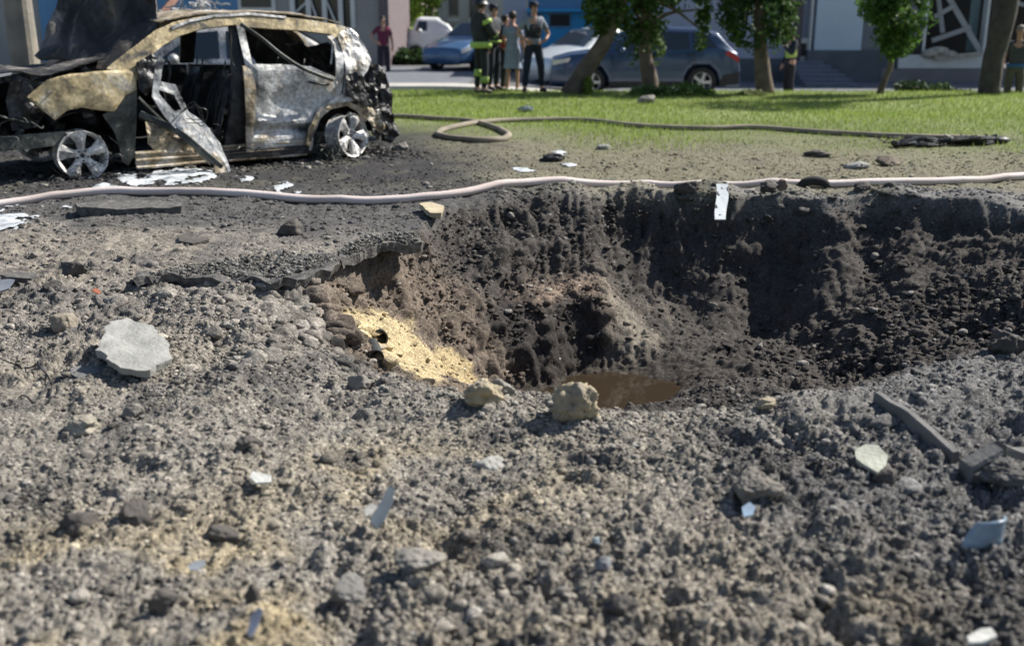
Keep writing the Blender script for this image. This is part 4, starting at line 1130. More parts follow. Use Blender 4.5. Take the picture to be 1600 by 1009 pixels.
# right building
Y4 = 31.0
B = empty('building', (py(1300, 130, Y4).x, Y4, -.38)); tag(B, 'lilac and pale blue building with entrance steps and a smashed shop window on the right', 'building')
fbox('wall', 1000, 0, 1272, 0, Y4 + .3, 4, M_WLILAC, B, ztop=5.5, zbot=-.4)
fbox('plinth', 1000, 92, 1235, 0, Y4 + .2, .12, M_PLINTH, B, zbot=-.38)
fbox('wall_panel', 1272, 0, 1352, 79, Y4, .4, M_WPALE, B, ztop=4.5)
fbox('plinth', 1268, 79, 1400, 0, Y4 - .1, .6, M_PLINTH, B, zbot=-.38)
fbox('wall', 1352, 0, 1442, 0, Y4 + .1, 3.6, simple('dark_grey_wall', (.19, .20, .22), .85, 0, .1, 1.2), B, ztop=5.5, zbot=-.38)  # this stretch of wall is a darker grey
fbox('door_frame', 1262, 0, 1272, 96, Y4, .2, M_FRAME, B, .03, ztop=3)
fbox('downpipe', 1247, 0, 1257, 0, Y4, .12, simple('brown_pipe', (.09, .07, .08), .7), B, ztop=5, zbot=-.38)
fbox('meter_box', 1243, 60, 1266, 97, Y4 + .1, .15, M_FRAME, B, .0)
fbox('meter_window', 1249, 68, 1260, 88, Y4 + .1, .02, M_DARK, B, .02)
bm = bmesh.new(); 
zA = py(0, 95, Y4).z
for k in range(6):
    zt = zA - (zA + .38) * k / 6.0
    a = py(1236, 0, Y4).x - B.location.x; c = py(1288 + k * 6, 0, Y4).x - B.location.x
    box_bm(bm, a, c, -.35 * (k + 1) - .1, -.35 * k - .1, -.0, zt - B.location.z)
bm_obj('steps', bm, simple('step_concrete', (.14, .16, .20), .85, 0, .1, 3), B, bevel=.01)
# shop front
zs0, zs1 = py(0, 108, Y4).z, py(0, 86, Y4).z
fbox('plinth', 1388, 108, 1800, 0, Y4 - .12, .5, M_PLINTHP, B, zbot=-.38)
fbox('sill', 1402, 86, 1542, 107, Y4 - .05, .4, M_FRAME, B, .04)
fbox('pilaster', 1440, 0, 1453, 86, Y4 - .06, .3, M_FRAME, B, ztop=4)
fbox('pilaster', 1533, 0, 1549, 100, Y4 - .06, .3, M_FRAME, B, ztop=4)
fbox('pilaster', 1549, 0, 1560, 100, Y4 - .02, .3, simple('ochre_strip', (.30, .22, .13), .8), B, ztop=4)
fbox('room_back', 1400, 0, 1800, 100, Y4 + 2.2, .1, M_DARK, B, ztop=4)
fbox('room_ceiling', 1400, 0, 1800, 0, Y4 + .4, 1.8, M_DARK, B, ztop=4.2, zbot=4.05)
fbox('wall_above', 1442, 0, 1800, 0, Y4 + .1, 3, M_WGREY, B, ztop=5.5, zbot=4.0)
fbox('curtain', 1509, 0, 1533, 80, Y4 + .35, .04, simple('teal_panel', (.13, .19, .20), .7), B, ztop=4)
fbox('lower_pane', 1412, 60, 1440, 84, Y4, .05, M_DARK, B, .06)
fbox('wall', 1640, 0, 1800, 0, Y4 - .05, .4, M_WGREY, B, ztop=4, zbot=-.3)
for a, c, w in (((1476, -14), (1531, 80), .15), ((1460, 27), (1492, 9), .12), ((1456, 64), (1517, 43), .13), ((1466, -6), (1473, 52), .11), ((1585, 4), (1640, 20), .10)):
    beam('broken_window_bar', py(a[0], a[1], Y4 + .15), py(c[0], c[1], Y4 + .0), w, .06, M_FRAMEG, B)
rv, rF = rock_variants(2, 3, 77)
V = np.concatenate([rv[i] * np.array([.35, .15, .13]) + np.array([py(1462 + 12 * i, 0, Y4).x - B.location.x, -.15, py(0, 84 - 4 * (i % 2), Y4).z - B.location.z]) for i in range(3)])
F = np.concatenate([rF + i * len(rv[0]) for i in range(3)])
np_mesh('fallen_plaster', V, F, M_RUBBLE, False, None, B)
beam('broken_sill', py(1460, 92, Y4 - .2), py(1535, 84, Y4 - .25), .12, .08, M_RUBBLE, B)
for i, (x, y) in enumerate([(1360, 140), (1395, 135), (1520, 138)]):
    p = py(x, y, 24.2)
# white van in the gap
M_VAN = simple('white_paint', (.72, .74, .75), .3, 0, .05, 2)
# ------------------------------------------------------------------ road cars
M_TYRE = simple('tyre_rubber', (.018, .018, .019), .85, 0, .2, 10)
M_RIMA = simple('alloy_rim', (.45, .46, .48), .35, .6, .1, 5)
M_TRIM = simple('black_trim', (.02, .02, .022), .6, 0, .2, 5)
m, nt, b_ = mat_new('tail_light'); M_TAIL = m
b_.inputs['Base Color'].default_value = (.35, .03, .04, 1); b_.inputs['Roughness'].default_value = .15
m, nt, b_ = mat_new('headlight'); M_HEAD = m
b_.inputs['Base Color'].default_value = (.6, .62, .65, 1); b_.inputs['Roughness'].default_value = .1; b_.inputs['Metallic'].default_value = .3
def paint(name, c):
    m, nt, b = mat_new(name); b.inputs['Base Color'].default_value = (*c, 1); b.inputs['Roughness'].default_value = .35
    b.inputs['Metallic'].default_value = .25; b.inputs['Coat Weight'].default_value = .8; b.inputs['Coat Roughness'].default_value = .06
    tc = N(nt, 'ShaderNodeTexCoord'); n = N(nt, 'ShaderNodeTexNoise'); n.inputs['Scale'].default_value = 5; n.inputs['Detail'].default_value = 5
    nt.links.new(tc.outputs['Object'], n.inputs['Vector'])
    mx = N(nt, 'ShaderNodeMix', data_type='RGBA'); nt.links.new(n.outputs['Fac'], mx.inputs[0])
    mx.inputs[6].default_value = (*[v * .85 for v in c], 1); mx.inputs[7].default_value = (*[v * .9 + .02 for v in c], 1)
    nt.links.new(mx.outputs[2], b.inputs['Base Color'])
    return m
def road_car(name, label, loc, rz, L, Wd, top, belt, wx, wr, mat, side_glass, wscreen, rscreen, cat='car', group=None):
    c = empty(name, loc, rz); tag(c, label, cat, group)
    tx, tz = zip(*top); bx, bz = zip(*belt)
    T = lambda x: float(np.interp(x, tx, tz)); Bz = lambda x: min(float(np.interp(x, bx, bz)), T(x) - .015)
    hw = lambda x: Wd / 2 * (1 - .22 * abs(2 * x / L - 1) ** 5) 
    zb = .24
    def sec(x):
        t, b, h = T(x), Bz(x), hw(x); g = max(0, t - b)
        P = [(0, zb), (h * .55, zb), (h * .86, zb), (h * .97, zb + .05)]
        for k in range(1, 11):
            z = zb + .05 + (b - zb - .05) * k / 10; u = (z - zb) / max(.3, b - zb)
            P.append((h * (.985 + .015 * math.sin(u * 3.14)) - .03 * max(0, u - .8) * 5 * .4, z))
        yb = P[-1][0]
        for k in (1, 2, 3, 4): P.append((yb - .02 - .36 * g * k / 4, b + (g - .03) * k / 4 if g > .04 else b + g * k / 5))
        ye = P[-1][0]
        P += [(ye - .06, t), (ye * .6, t + .02), (0, t + .035)]
        out = []
        for y, z in P:
            for w in wx:
                if math.hypot(x - w, z - wr) < wr * 1.16 and y > h * .6: y = h * .6
            out.append((y, z))
        return out
    xs = np.linspace(0, L, 110); bm = bmesh.new(); rows = []
    for x in xs:
        S = sec(x)
        row = [bm.verts.new((x, y, z)) for y, z in S] + [bm.verts.new((x, -y, z)) for y, z in S[-2:0:-1]]
        rows.append(row)
    n = len(rows[0])
    for a, b in zip(rows[:-1], rows[1:]):
        for k in range(n): bm.faces.new((a[k], a[(k + 1) % n], b[(k + 1) % n], b[k]))
    bm.faces.new(rows[0][::-1]); bm.faces.new(rows[-1])
    body = bm_obj('body', bm, mat, c, True)
    def gside(s):
        def f(x, z):
            b, t, h = Bz(x), T(x), hw(x)
            yb = h * .985 - .012
            return (x, s * (yb - .02 - .36 * max(0, z - b) + .012), z)
        return f
    for s in (-1, 1):
        for poly in side_glass:
            sheet('side_window', poly, gside(s), M_GLASS, c, .12, .01)
        sheet('sill_trim', [(.35, zb), (L - .35, zb), (L - .35, zb + .12), (.35, zb + .12)], lambda x, z: (x, s * (hw(x) + .003), z) if min(math.hypot(x - w, z - wr) for w in wx) > wr * 1.2 else (x, s * hw(x) * .7, z), M_TRIM, c, .1, .01)
        for w in wx:
            wh = empty('wheel', (w, s * (Wd / 2 - .12), wr)); wh.parent = c
            if s > 0: wh.rotation_euler = (0, 0, math.pi)
            bm = bmesh.new(); lathe_bm(bm, [(wr * .66, -.11), (wr * .9, -.115), (wr, -.08), (wr, .08), (wr * .9, .11), (wr * .66, .11)], 32)
            bm_obj('tyre', bm, M_TYRE, wh, True)
            bm = bmesh.new(); lathe_bm(bm, [(wr * .68, -.10), (wr * .62, -.09), (wr * .60, .08)], 32)
            for k in range(5):
                a = k * 2 * math.pi / 5
                mt = Matrix.Rotation(a, 4, 'Y')
                box_bm(bm, .03, wr * .63, -.095, -.07, -.035, .035, mt)
            lathe_bm(bm, [(.0001, -.1), (.07, -.1), (.07, -.05)], 16)
            bm_obj('rim', bm, M_RIMA, wh)
        mir = bmesh.new(); xm = side_glass[0][0][0] + .18
        vv = bmesh.ops.create_icosphere(mir, subdivisions=2, radius=.1, matrix=Matrix.Translation((xm, s * (Wd / 2 + .04), Bz(xm) + .07)) @ Matrix.Diagonal((.8, 1.2, .75, 1)))
        bm_obj('mirror', mir, mat, c, True)
    def topf(x, a): return (x, (hw(x) * .985 - .08 - .36 * max(0, T(x) - Bz(x))) * (2 * a - 1), T(x) + .03 + .012 * (1 - (2 * a - 1) ** 2))
    for nm, (x0, x1) in (('windscreen', wscreen), ('rear_window', rscreen)):
        sheet(nm, [(x0, .06), (x1, .06), (x1, .94), (x0, .94)], topf, M_GLASS, c, .12, .01)
    return c, hw, T, Bz
sv = py(862, 128, 24.7)
SUV, hwf, Tf, Bf = road_car('parked_suv', 'dark blue SUV parked behind the verge trees with its front to the left', (sv.x, 26.0, -.365), 0, 4.42, 1.8,
    [(0, .60), (.06, .86), (.5, .98), (1.15, 1.06), (1.55, 1.32), (1.95, 1.52), (2.4, 1.57), (3.4, 1.55), (3.85, 1.46), (4.15, 1.15), (4.34, 1.0), (4.42, .62)],
    [(0, .72), (1.1, .98), (4.0, 1.08), (4.42, .95)], (.92, 3.50), .345, paint('blue_paint', (.020, .055, .13)),
    [[(1.45, 1.05), (2.3, 1.06), (2.3, 1.44), (1.98, 1.44), (1.72, 1.30)], [(2.40, 1.06), (3.2, 1.08), (3.16, 1.45), (2.40, 1.46)], [(3.3, 1.09), (3.85, 1.12), (3.6, 1.40), (3.27, 1.43)]], (1.22, 1.88), (3.92, 4.12))
for s in (-1, 1):
    sheet('tail_light', [(4.02, .98), (4.36, .78), (4.38, .90), (4.10, 1.06)], lambda x, z: (x, s * (hwf(x) - .0), z), M_TAIL, SUV, .06, .02)
    sheet('headlight', [(.03, .72), (.40, .80), (.45, .90), (.06, .84)], lambda x, z: (x, s * (hwf(x) - .0), z), M_HEAD, SUV, .06, .02)
    sheet('bumper_trim', [(3.9, .26), (4.40, .30), (4.41, .58), (4.0, .5)], lambda x, z: (x, s * (hwf(x) + .004), z), M_TRIM, SUV, .06, .012)
    for x in (2.2, 3.15):
        bm = bmesh.new(); tube_bm(bm, [(x, s * .90, .95), (x + .08, s * .93, .955), (x + .16, s * .90, .95)], .012, 6); bm_obj('door_handle', bm, M_TRIM, SUV)
    for x in (1.40, 2.35, 3.3):
        bm = bmesh.new(); tube_bm(bm, [(x, s * (hwf(x) * .99), .42), (x, s * (hwf(x) + .002), .75), (x, s * (hwf(x) - .008), 1.03)], .006, 5); bm_obj('door_gap', bm, M_TRIM, SUV)
sv = py(840, 120, 28.5)
WC, hwf2, _, _ = road_car('parked_car', 'white hatchback parked behind the SUV, its bonnet beside the policeman', (sv.x, 27.6, -.34), math.radians(38), 4.2, 1.75,
    [(0, .55), (.06, .74), (.5, .92), (.95, 1.02), (1.6, 1.42), (2.1, 1.50), (3.2, 1.47), (3.8, 1.2), (4.1, 1.0), (4.2, .6)],
    [(0, .66), (.95, .92), (3.9, .98), (4.2, .85)], (.85, 3.35), .31, paint('white_car_paint', (.80, .84, .86)),
    [[(1.25, .98), (2.1, .99), (2.1, 1.40), (1.75, 1.38)], [(2.2, 1.0), (3.0, 1.01), (2.95, 1.40), (2.2, 1.41)]], (1.0, 1.62), (3.4, 3.85))
for s in (-1, 1): sheet('headlight', [(.03, .60), (.40, .70), (.50, .84), (.06, .72)], lambda x, z: (x, s * (hwf2(x) + .003), z), M_HEAD, WC, .06, .02)
sv = py(688, 108, 31)
BC, hwf3, _, _ = road_car('parked_car', 'blue car whose bonnet shows left of the firefighters', (sv.x, 31.4, -.12), math.radians(58), 4.1, 1.7,
    [(0, .50), (.06, .66), (.5, .84), (1.1, .93), (1.75, 1.32), (2.2, 1.40), (3.2, 1.36), (3.7, 1.05), (4.0, .98), (4.1, .6)],
    [(0, .6), (1.0, .86), (3.9, .9), (4.1, .8)], (.8, 3.25), .30, paint('mid_blue_paint', (.05, .13, .27)),
    [[(1.4, .92), (2.2, .93), (2.2, 1.31), (1.9, 1.29)], [(2.3, .94), (3.1, .95), (2.95, 1.29), (2.3, 1.31)]], (1.2, 1.75), (3.3, 3.68))
for s in (-1, 1): sheet('headlight', [(.03, .54), (.40, .64), (.45, .76), (.06, .66)], lambda x, z: (x, s * (hwf3(x) + .003), z), M_HEAD, BC, .06, .02)
p = py(634, 100, 41)
VN, _, _, _ = road_car('van', 'damaged white van standing under the far sunlit trees', (p.x, 41.5, -.15), math.radians(3), 1.62 * 1.25, 1.2,
    [(0, .70), (.05, .95), (.25, 1.05), (.42, 1.45), (.55, 1.52), (1.2, 1.50), (1.6, 1.25), (1.95, .8), (2.02, .6)],
    [(0, .7), (.3, .98), (2.02, 1.0)], (.35, 1.6), .25, M_VAN, [[(.36, 1.05), (.8, 1.05), (.8, 1.40), (.5, 1.40)]], (.26, .42), (1.3, 1.55))
# second burnt vehicle seen through the windows of the first
p = py(300, 110, 14.5)
WR, _, _, _ = road_car('wrecked_car', 'pale wrecked car seen through the windows of the burnt hatchback', (-6.35, 15.6, 0.0), math.radians(14), 4.0, 1.7,
    [(0, .45), (.06, .62), (.5, .80), (1.0, .88), (1.65, 1.28), (2.1, 1.36), (3.1, 1.32), (3.6, 1.02), (3.9, .95), (4.0, .6)],
    [(0, .6), (1.0, .82), (3.9, .88), (4.0, .8)], (.8, 3.2), .27, M_SILVER,
    [[(1.3, .9), (2.1, .9), (2.1, 1.27), (1.8, 1.25)], [(2.2, .9), (3.0, .92), (2.85, 1.25), (2.2, 1.27)]], (1.1, 1.65), (3.2, 3.58))

# ------------------------------------------------------------------ people
M_SKIN = simple('skin', (.42, .24, .17), .55, 0, .06, 12)
M_HAIRD = simple('dark_hair', (.02, .015, .012), .6, 0, .2, 30)
M_LIME = simple('lime_reflective_cloth', (.34, .48, .10), .6, 0, .08, 20)
M_FIRE = simple('black_turnout_cloth', (.018, .021, .026), .85, 0, .2, 10, .4, 30)
M_NAVY = simple('navy_uniform_cloth', (.012, .017, .032), .85, 0, .2, 10, .4, 30)
M_EYE = simple('eye', (.03, .025, .02), .3)
def skin_obj(name, J, E, mat, parent, root, sub=2):
    names = list(J); idx = {n: i for i, n in enumerate(names)}
    me = bpy.data.meshes.new(name)
    me.from_pydata([J[n][0] for n in names], [(idx[a], idx[b]) for a, b in E], [])
    o = bpy.data.objects.new(name, me); COL.objects.link(o); o.parent = parent
    m = o.modifiers.new('Skin', 'SKIN'); m.use_smooth_shade = True
    for n in names:
        r = J[n][1]; sv_ = me.skin_vertices[0].data[idx[n]]
        sv_.radius = r if isinstance(r, tuple) else (r, r); sv_.use_root = (n == root)
    me.materials.append(mat)
    s_ = o.modifiers.new('Subsurf', 'SUBSURF'); s_.levels = sub; s_.render_levels = sub
    return o
def person(label, loc, rz, H, outfit, pose=None, category='person', group=None):
    """faces -Y before rz; pose overrides joint positions"""
    k = H / 1.76
    root = empty('person', loc, rz); root.scale = (k, k, k); tag(root, label, category, group)
    P = dict(pelvis=(0, 0, .96), belly=(0, -.005, 1.10), chest=(0, .0, 1.30), neckb=(0, .01, 1.46), neck=(0, -.005, 1.53), jaw=(0, -.03, 1.585), head=(0, -.015, 1.66), crown=(0, -.0, 1.725),
             nose=(0, -.115, 1.635), shL=(.17, .01, 1.42), elL=(.25, .03, 1.14), wrL=(.26, -.06, .90), paL=(.26, -.085, .83),
             shR=(-.17, .01, 1.42), elR=(-.25, .03, 1.14), wrR=(-.26, -.06, .90), paR=(-.26, -.085, .83),
             hipL=(.09, 0, .92), knL=(.11, -.02, .50), anL=(.12, .02, .09), toL=(.14, -.16, .035), heL=(.12, .06, .04),
             hipR=(-.09, 0, .92), knR=(-.11, -.02, .50), anR=(-.12, .02, .09), toR=(-.14, -.16, .035), heR=(-.12, .06, .04))
    if pose: P.update(pose)
    R = dict(pelvis=(.15, .10), belly=(.135, .095), chest=(.155, .11), neckb=(.075, .065), neck=.055, jaw=(.060, .065), head=(.076, .092), crown=(.055, .065), nose=.014,
             shL=.06, elL=.043, wrL=.028, paL=(.036, .02), shR=.06, elR=.043, wrR=.028, paR=(.036, .02),
             hipL=.085, knL=.055, anL=.038, toL=.03, heL=.03, hipR=.085, knR=.055, anR=.038, toR=.03, heR=.03)
    J = {n: (P[n], R[n]) for n in P}
    E = [('pelvis', 'belly'), ('belly', 'chest'), ('chest', 'neckb'), ('neckb', 'neck'), ('neck', 'jaw'), ('jaw', 'head'), ('head', 'crown'), ('head', 'nose')]
    for s_ in 'LR':
        E += [('chest', 'sh' + s_), ('sh' + s_, 'el' + s_), ('el' + s_, 'wr' + s_), ('wr' + s_, 'pa' + s_), ('pelvis', 'hip' + s_), ('hip' + s_, 'kn' + s_), ('kn' + s_, 'an' + s_), ('an' + s_, 'to' + s_), ('an' + s_, 'he' + s_)]
        w, p = Vector(P['wr' + s_]), Vector(P['pa' + s_]); d = (p - w).normalized()
        sx = d.cross(Vector((0, 1, 0.3))).normalized(); pn = d.cross(sx)
        for q, (off, ln) in enumerate(((-.028, .070), (-.010, .078), (.010, .074), (.027, .058))):
            a = p + sx * off + d * ln * .5; b = p + sx * off * 1.1 + d * ln * .85 + pn * .02
            J['f%s%da' % (s_, q)] = (tuple(a), .0095); J['f%s%db' % (s_, q)] = (tuple(b), .008)
            E += [('pa' + s_, 'f%s%da' % (s_, q)), ('f%s%da' % (s_, q), 'f%s%db' % (s_, q))]
        a = w.lerp(p, .6) - sx * .045 + pn * .01; b = a + d * .035 - sx * .008
        J['t%sa' % s_] = (tuple(a), .012); J['t%sb' % s_] = (tuple(b), .009); E += [('wr' + s_, 't%sa' % s_), ('t%sa' % s_, 't%sb' % s_)]
    skin_obj('body', J, E, M_SKIN, root, 'pelvis')
    g = lambda n, extra, sc_=1.0: (P[n], tuple(v * sc_ + extra for v in R[n]) if isinstance(R[n], tuple) else R[n] * sc_ + extra)
    h = Vector(P['head'])
    for sx in (-.03, .03):
        bm = bmesh.new(); bmesh.ops.create_icosphere(bm, subdivisions=2, radius=.013, matrix=Matrix.Translation(h + Vector((sx, -.082, .005))))
        bm_obj('eye', bm, M_EYE, root, True)
    o = outfit
    if o.get('top'):
        e = o.get('bulk', .016)
        names = ['belly', 'chest', 'neckb', 'shL', 'elL', 'shR', 'elR'] + (['wrL', 'wrR'] if o.get('long') else [])
        JJ = {n: g(n, e) for n in names}; JJ['neckb'] = (P['neckb'], (.075, .07))
        JJ['hem'] = (tuple(Vector(P['pelvis']) + Vector((0, 0, o.get('hem', -.09)))), (.155 + e, .115 + e))
        EE = [('hem', 'belly'), ('belly', 'chest'), ('chest', 'neckb'), ('chest', 'shL'), ('chest', 'shR')]
        if not o.get('sleeveless'): 
            if not o.get('long'):
                for s_ in 'LR': JJ['el' + s_] = (tuple(Vector(P['sh' + s_]).lerp(Vector(P['el' + s_]), .75)), .058)
            EE += [('shL', 'elL'), ('shR', 'elR')]
            if o.get('long'): EE += [('elL', 'wrL'), ('elR', 'wrR')]
        else: del JJ['elL'], JJ['elR']
        skin_obj(o.get('topname', 'shirt'), JJ, EE, o['top'], root, 'hem')
    if o.get('legs'):
        JJ = {'pelvis': g('pelvis', .014), 'waist': (tuple(Vector(P['pelvis']) + Vector((0, 0, .12))), (.16, .115))}
        EE = [('waist', 'pelvis')]
        for s_ in 'LR':
            JJ['hip' + s_] = g('hip' + s_, .018); JJ['kn' + s_] = g('kn' + s_, .024)
            JJ['an' + s_] = (tuple(Vector(P['an' + s_]) + Vector((0, 0, .02))), .062)
            EE += [('pelvis', 'hip' + s_), ('hip' + s_, 'kn' + s_), ('kn' + s_, 'an' + s_)]
        skin_obj('trousers', JJ, EE, o['legs'], root, 'pelvis')
    if o.get('dress'):
        bm = bmesh.new()
        prof = [(.215, .52), (.20, .62), (.185, .80), (.175, .95), (.140, 1.10), (.165, 1.28), (.175, 1.38), (.10, 1.45)]
        lathe_bm(bm, prof, 28, 'Z')
        for v in bm.verts: v.co.y *= .72; v.co.x += .010 * math.sin(9 * math.atan2(v.co.y, v.co.x)) * (1.1 - v.co.z) if v.co.z < 1.0 else 0
        bm_obj('dress', bm, o['dress'], root, True)
        JJ = {'c': (P['chest'], .10)}; EE = []
        for s_ in 'LR': JJ['s' + s_] = (P['sh' + s_], .07); JJ['e' + s_] = (tuple(Vector(P['sh' + s_]).lerp(Vector(P['el' + s_]), .7)), .055); EE += [('c', 's' + s_), ('s' + s_, 'e' + s_)]
        skin_obj('sleeves', JJ, EE, o['dress'], root, 'c')
    for z, rx, mat, hgt in o.get('bands', []):
        bm = bmesh.new(); lathe_bm(bm, [(rx, -hgt / 2), (rx + .006, 0), (rx, hgt / 2)], 28, 'Z', (0, 0, z))
        for v in bm.verts: v.co.y = v.co.y * .76
        b_o = bm_obj('reflective_band', bm, mat, root, True)
        m_ = b_o.modifiers.new('Solidify', 'SOLIDIFY'); m_.thickness = .006
    for s_, z, rr, mat, hgt in o.get('limb_bands', []):
        a, b = Vector(P[s_[0]]), Vector(P[s_[1]]); c = a.lerp(b, z); d = (b - a).normalized()
        bm = bmesh.new(); tube_bm(bm, [c - d * hgt / 2, c, c + d * hgt / 2], rr, 16)
        bm_obj('reflective_band', bm, mat, root, True)
    shoe = o.get('shoe', M_TRIM)
    for s_ in 'LR':
        JJ = {'a': (P['an' + s_], .052), 't': (P['to' + s_], (.042, .036)), 'h': (P['he' + s_], .040)}
        skin_obj('boot' if o.get('boots') else 'shoe', JJ, [('a', 't'), ('a', 'h')], shoe, root, 'a')
    if o.get('hair'):
        bm = bmesh.new(); bmesh.ops.create_icosphere(bm, subdivisions=3, radius=1)
        for v in bm.verts:
            c = v.co.copy(); f = 1 + .05 * nz(c, 3, 5)
            if c.y < -.35 and c.z < .45: c *= .75
            v.co = h + Vector((c.x * .087 * f, c.y * .105 * f + .012, c.z * .098 * f + .022 - (.05 if (o['hair'] == 'long' and c.z < 0 and c.y > -.2) else 0)))
        bm_obj('hair', bm, o.get('hairmat', M_HAIRD), root, True)
    if o.get('helmet'):
        bm = bmesh.new()
        lathe_bm(bm, [(.0001, .135), (.05, .13), (.09, .105), (.112, .06), (.12, .01), (.150, -.012), (.155, -.02), (.118, -.01)], 28, 'Z', h + Vector((0, .01, .035)))
        for v in bm.verts: v.co.y = h.y + (v.co.y - h.y) * 1.15
        bm_obj('helmet', bm, o['helmet'], root, True)
    if o.get('cap'):
        bm = bmesh.new()
        lathe_bm(bm, [(.0001, .085), (.06, .08), (.092, .05), (.098, .0)], 24, 'Z', h + Vector((0, .01, .035)))
        box_bm(bm, -.065, .065, -.17, -.08, h.z + .03, h.z + .045)
        bm_obj('cap', bm, o['cap'], root, True)
    if o.get('vest'):
        JJ = {'hem': (tuple(Vector(P['pelvis']) + Vector((0, 0, .08))), (.165, .13)), 'belly': g('belly', .035), 'chest': g('chest', .035), 'neckb': (P['neckb'], (.10, .08)), 'shL': (tuple(Vector(P['shL']) * .99), .05), 'shR': (tuple(Vector(P['shR']) * .99), .05)}
        skin_obj('vest', JJ, [('hem', 'belly'), ('belly', 'chest'), ('chest', 'neckb'), ('chest', 'shL'), ('chest', 'shR')], o['vest'], root, 'hem')
        for sx in (-.07, .07, 0):
            bm = bmesh.new(); box_bm(bm, sx - .03, sx + .03, -.185, -.13, 1.10 + abs(sx), 1.22 + abs(sx))
            if o.get('pouches'): bm_obj('pouch', bm, M_TRIM, root, bevel=.01)
            else: bm.free()
    return root
def stand(px_, pyfoot, Y=None, z=None):
    p = pz(px_, pyfoot, z if z is not None else -.05) if Y is None else py(px_, pyfoot, Y)
    return p
YP = 21.6
fz = gz(-.6, YP)
def spot(px_, Y, z=None):
    p = py(px_, 140, Y); return (p.x, Y, gz(p.x, Y) if z is None else z)
hold = dict(elL=(.24, -.10, 1.16), wrL=(.10, -.30, 1.15), paL=(.05, -.36, 1.16), elR=(-.25, -.08, 1.15), wrR=(-.12, -.29, 1.12), paR=(-.06, -.35, 1.14))
phone = dict(elL=(.26, -.12, 1.16), wrL=(.10, -.26, 1.36), paL=(.07, -.30, 1.42))
person('firefighter in black turnout coat with lime bands, back half turned, beside the blue bonnet', spot(752, 21.0), math.radians(125), 1.76,
       dict(top=M_FIRE, topname='coat', long=True, bulk=.05, hem=-.12, legs=M_FIRE, helmet=simple('black_helmet', (.02, .024, .03), .4), hair='short', boots=True,
            bands=[(.93, .245, M_LIME, .12)], limb_bands=[(('elL', 'wrL'), .4, .078, M_LIME, .08), (('elR', 'wrR'), .4, .078, M_LIME, .08), (('knL', 'anL'), .25, .088, M_LIME, .13), (('knR', 'anR'), .55, .084, M_LIME, .12), (('shL', 'elL'), .25, .105, M_LIME, .08), (('shR', 'elR'), .25, .105, M_LIME, .08)]), hold)
person('man in dark cap and jacket standing right behind the firefighter', spot(771, 22.0), math.radians(55), 1.70,
       dict(top=simple('dark_grey_jacket', (.04, .045, .055), .85), topname='jacket', long=True, bulk=.035, hem=-.06, legs=M_NAVY, cap=M_NAVY, hair='short', bands=[(1.02, .20, M_LIME, .05)]), phone)
person('woman in a red top between the man in the cap and the woman in grey', spot(789, 22.3), math.radians(70), 1.53,
       dict(top=simple('red_cloth', (.32, .05, .05), .8), legs=simple('olive_black_trousers', (.03, .03, .028), .85), hair='short'), hold)
person('woman in a pale grey knee length dress with dark hair tied up', spot(801, 21.8), math.radians(160), 1.55,
       dict(dress=simple('grey_blue_dress', (.25, .30, .40), .85), hair='short', shoe=simple('pale_shoes', (.5, .48, .45), .7)), dict(elL=(.24, -.05, 1.13), wrL=(.10, -.22, 1.10), paL=(.05, -.27, 1.12)))
person('policeman in black vest, cap and short grey sleeves with hands at his belt', spot(833, 21.2), math.radians(20), 1.72,
       dict(top=simple('pale_grey_shirt', (.22, .24, .28), .8), legs=M_NAVY, cap=M_NAVY, hair='short', vest=simple('black_vest', (.014, .017, .024), .8), pouches=True, boots=True),
       dict(elL=(.34, .03, 1.14), wrL=(.20, -.12, 1.02), paL=(.13, -.16, 1.0), elR=(-.34, .03, 1.16), wrR=(-.20, -.12, 1.04), paR=(-.13, -.16, 1.02),
            knL=(.16, -.02, .50), anL=(.20, .02, .09), toL=(.23, -.15, .035), heL=(.20, .06, .04), knR=(-.15, -.02, .50), anR=(-.18, .02, .09), toR=(-.21, -.15, .035), heR=(-.18, .06, .04)))
person('man in a maroon shirt standing at the brown corner of the grey building', (py(600, 100, 31).x, 31, py(0, 26, 31).z - 1.74), math.radians(15), 1.74,
       dict(top=simple('maroon_shirt', (.13, .015, .045), .8), legs=simple('dark_purple_trousers', (.02, .015, .03), .85), hair='short'), dict(elR=(-.36, .03, 1.2), wrR=(-.22, -.1, 1.05), paR=(-.16, -.14, 1.03)))
person('officer in a lime vest and black trousers beside the entrance steps', (py(1232, 140, 25).x, 25, py(0, 44, 25).z - 1.68), math.radians(-75), 1.68,
       dict(top=M_NAVY, long=True, legs=simple('black_trousers', (.012, .013, .018), .85), cap=M_NAVY, hair='short', vest=M_LIME), phone)
person('man in dark grey shirt and khaki trousers at the right edge of the picture', (py(1583, 140, 21.6).x, 21.6, py(0, 44, 21.6).z - 1.70), math.radians(-20), 1.74,
       dict(top=simple('charcoal_shirt', (.055, .06, .06), .85), legs=simple('khaki_trousers', (.09, .085, .065), .85), hair='short', hairmat=simple('grey_hair', (.2, .18, .16), .7), bands=[(.99, .185, simple('blue_belt_bag', (.03, .10, .22), .7), .09)]))

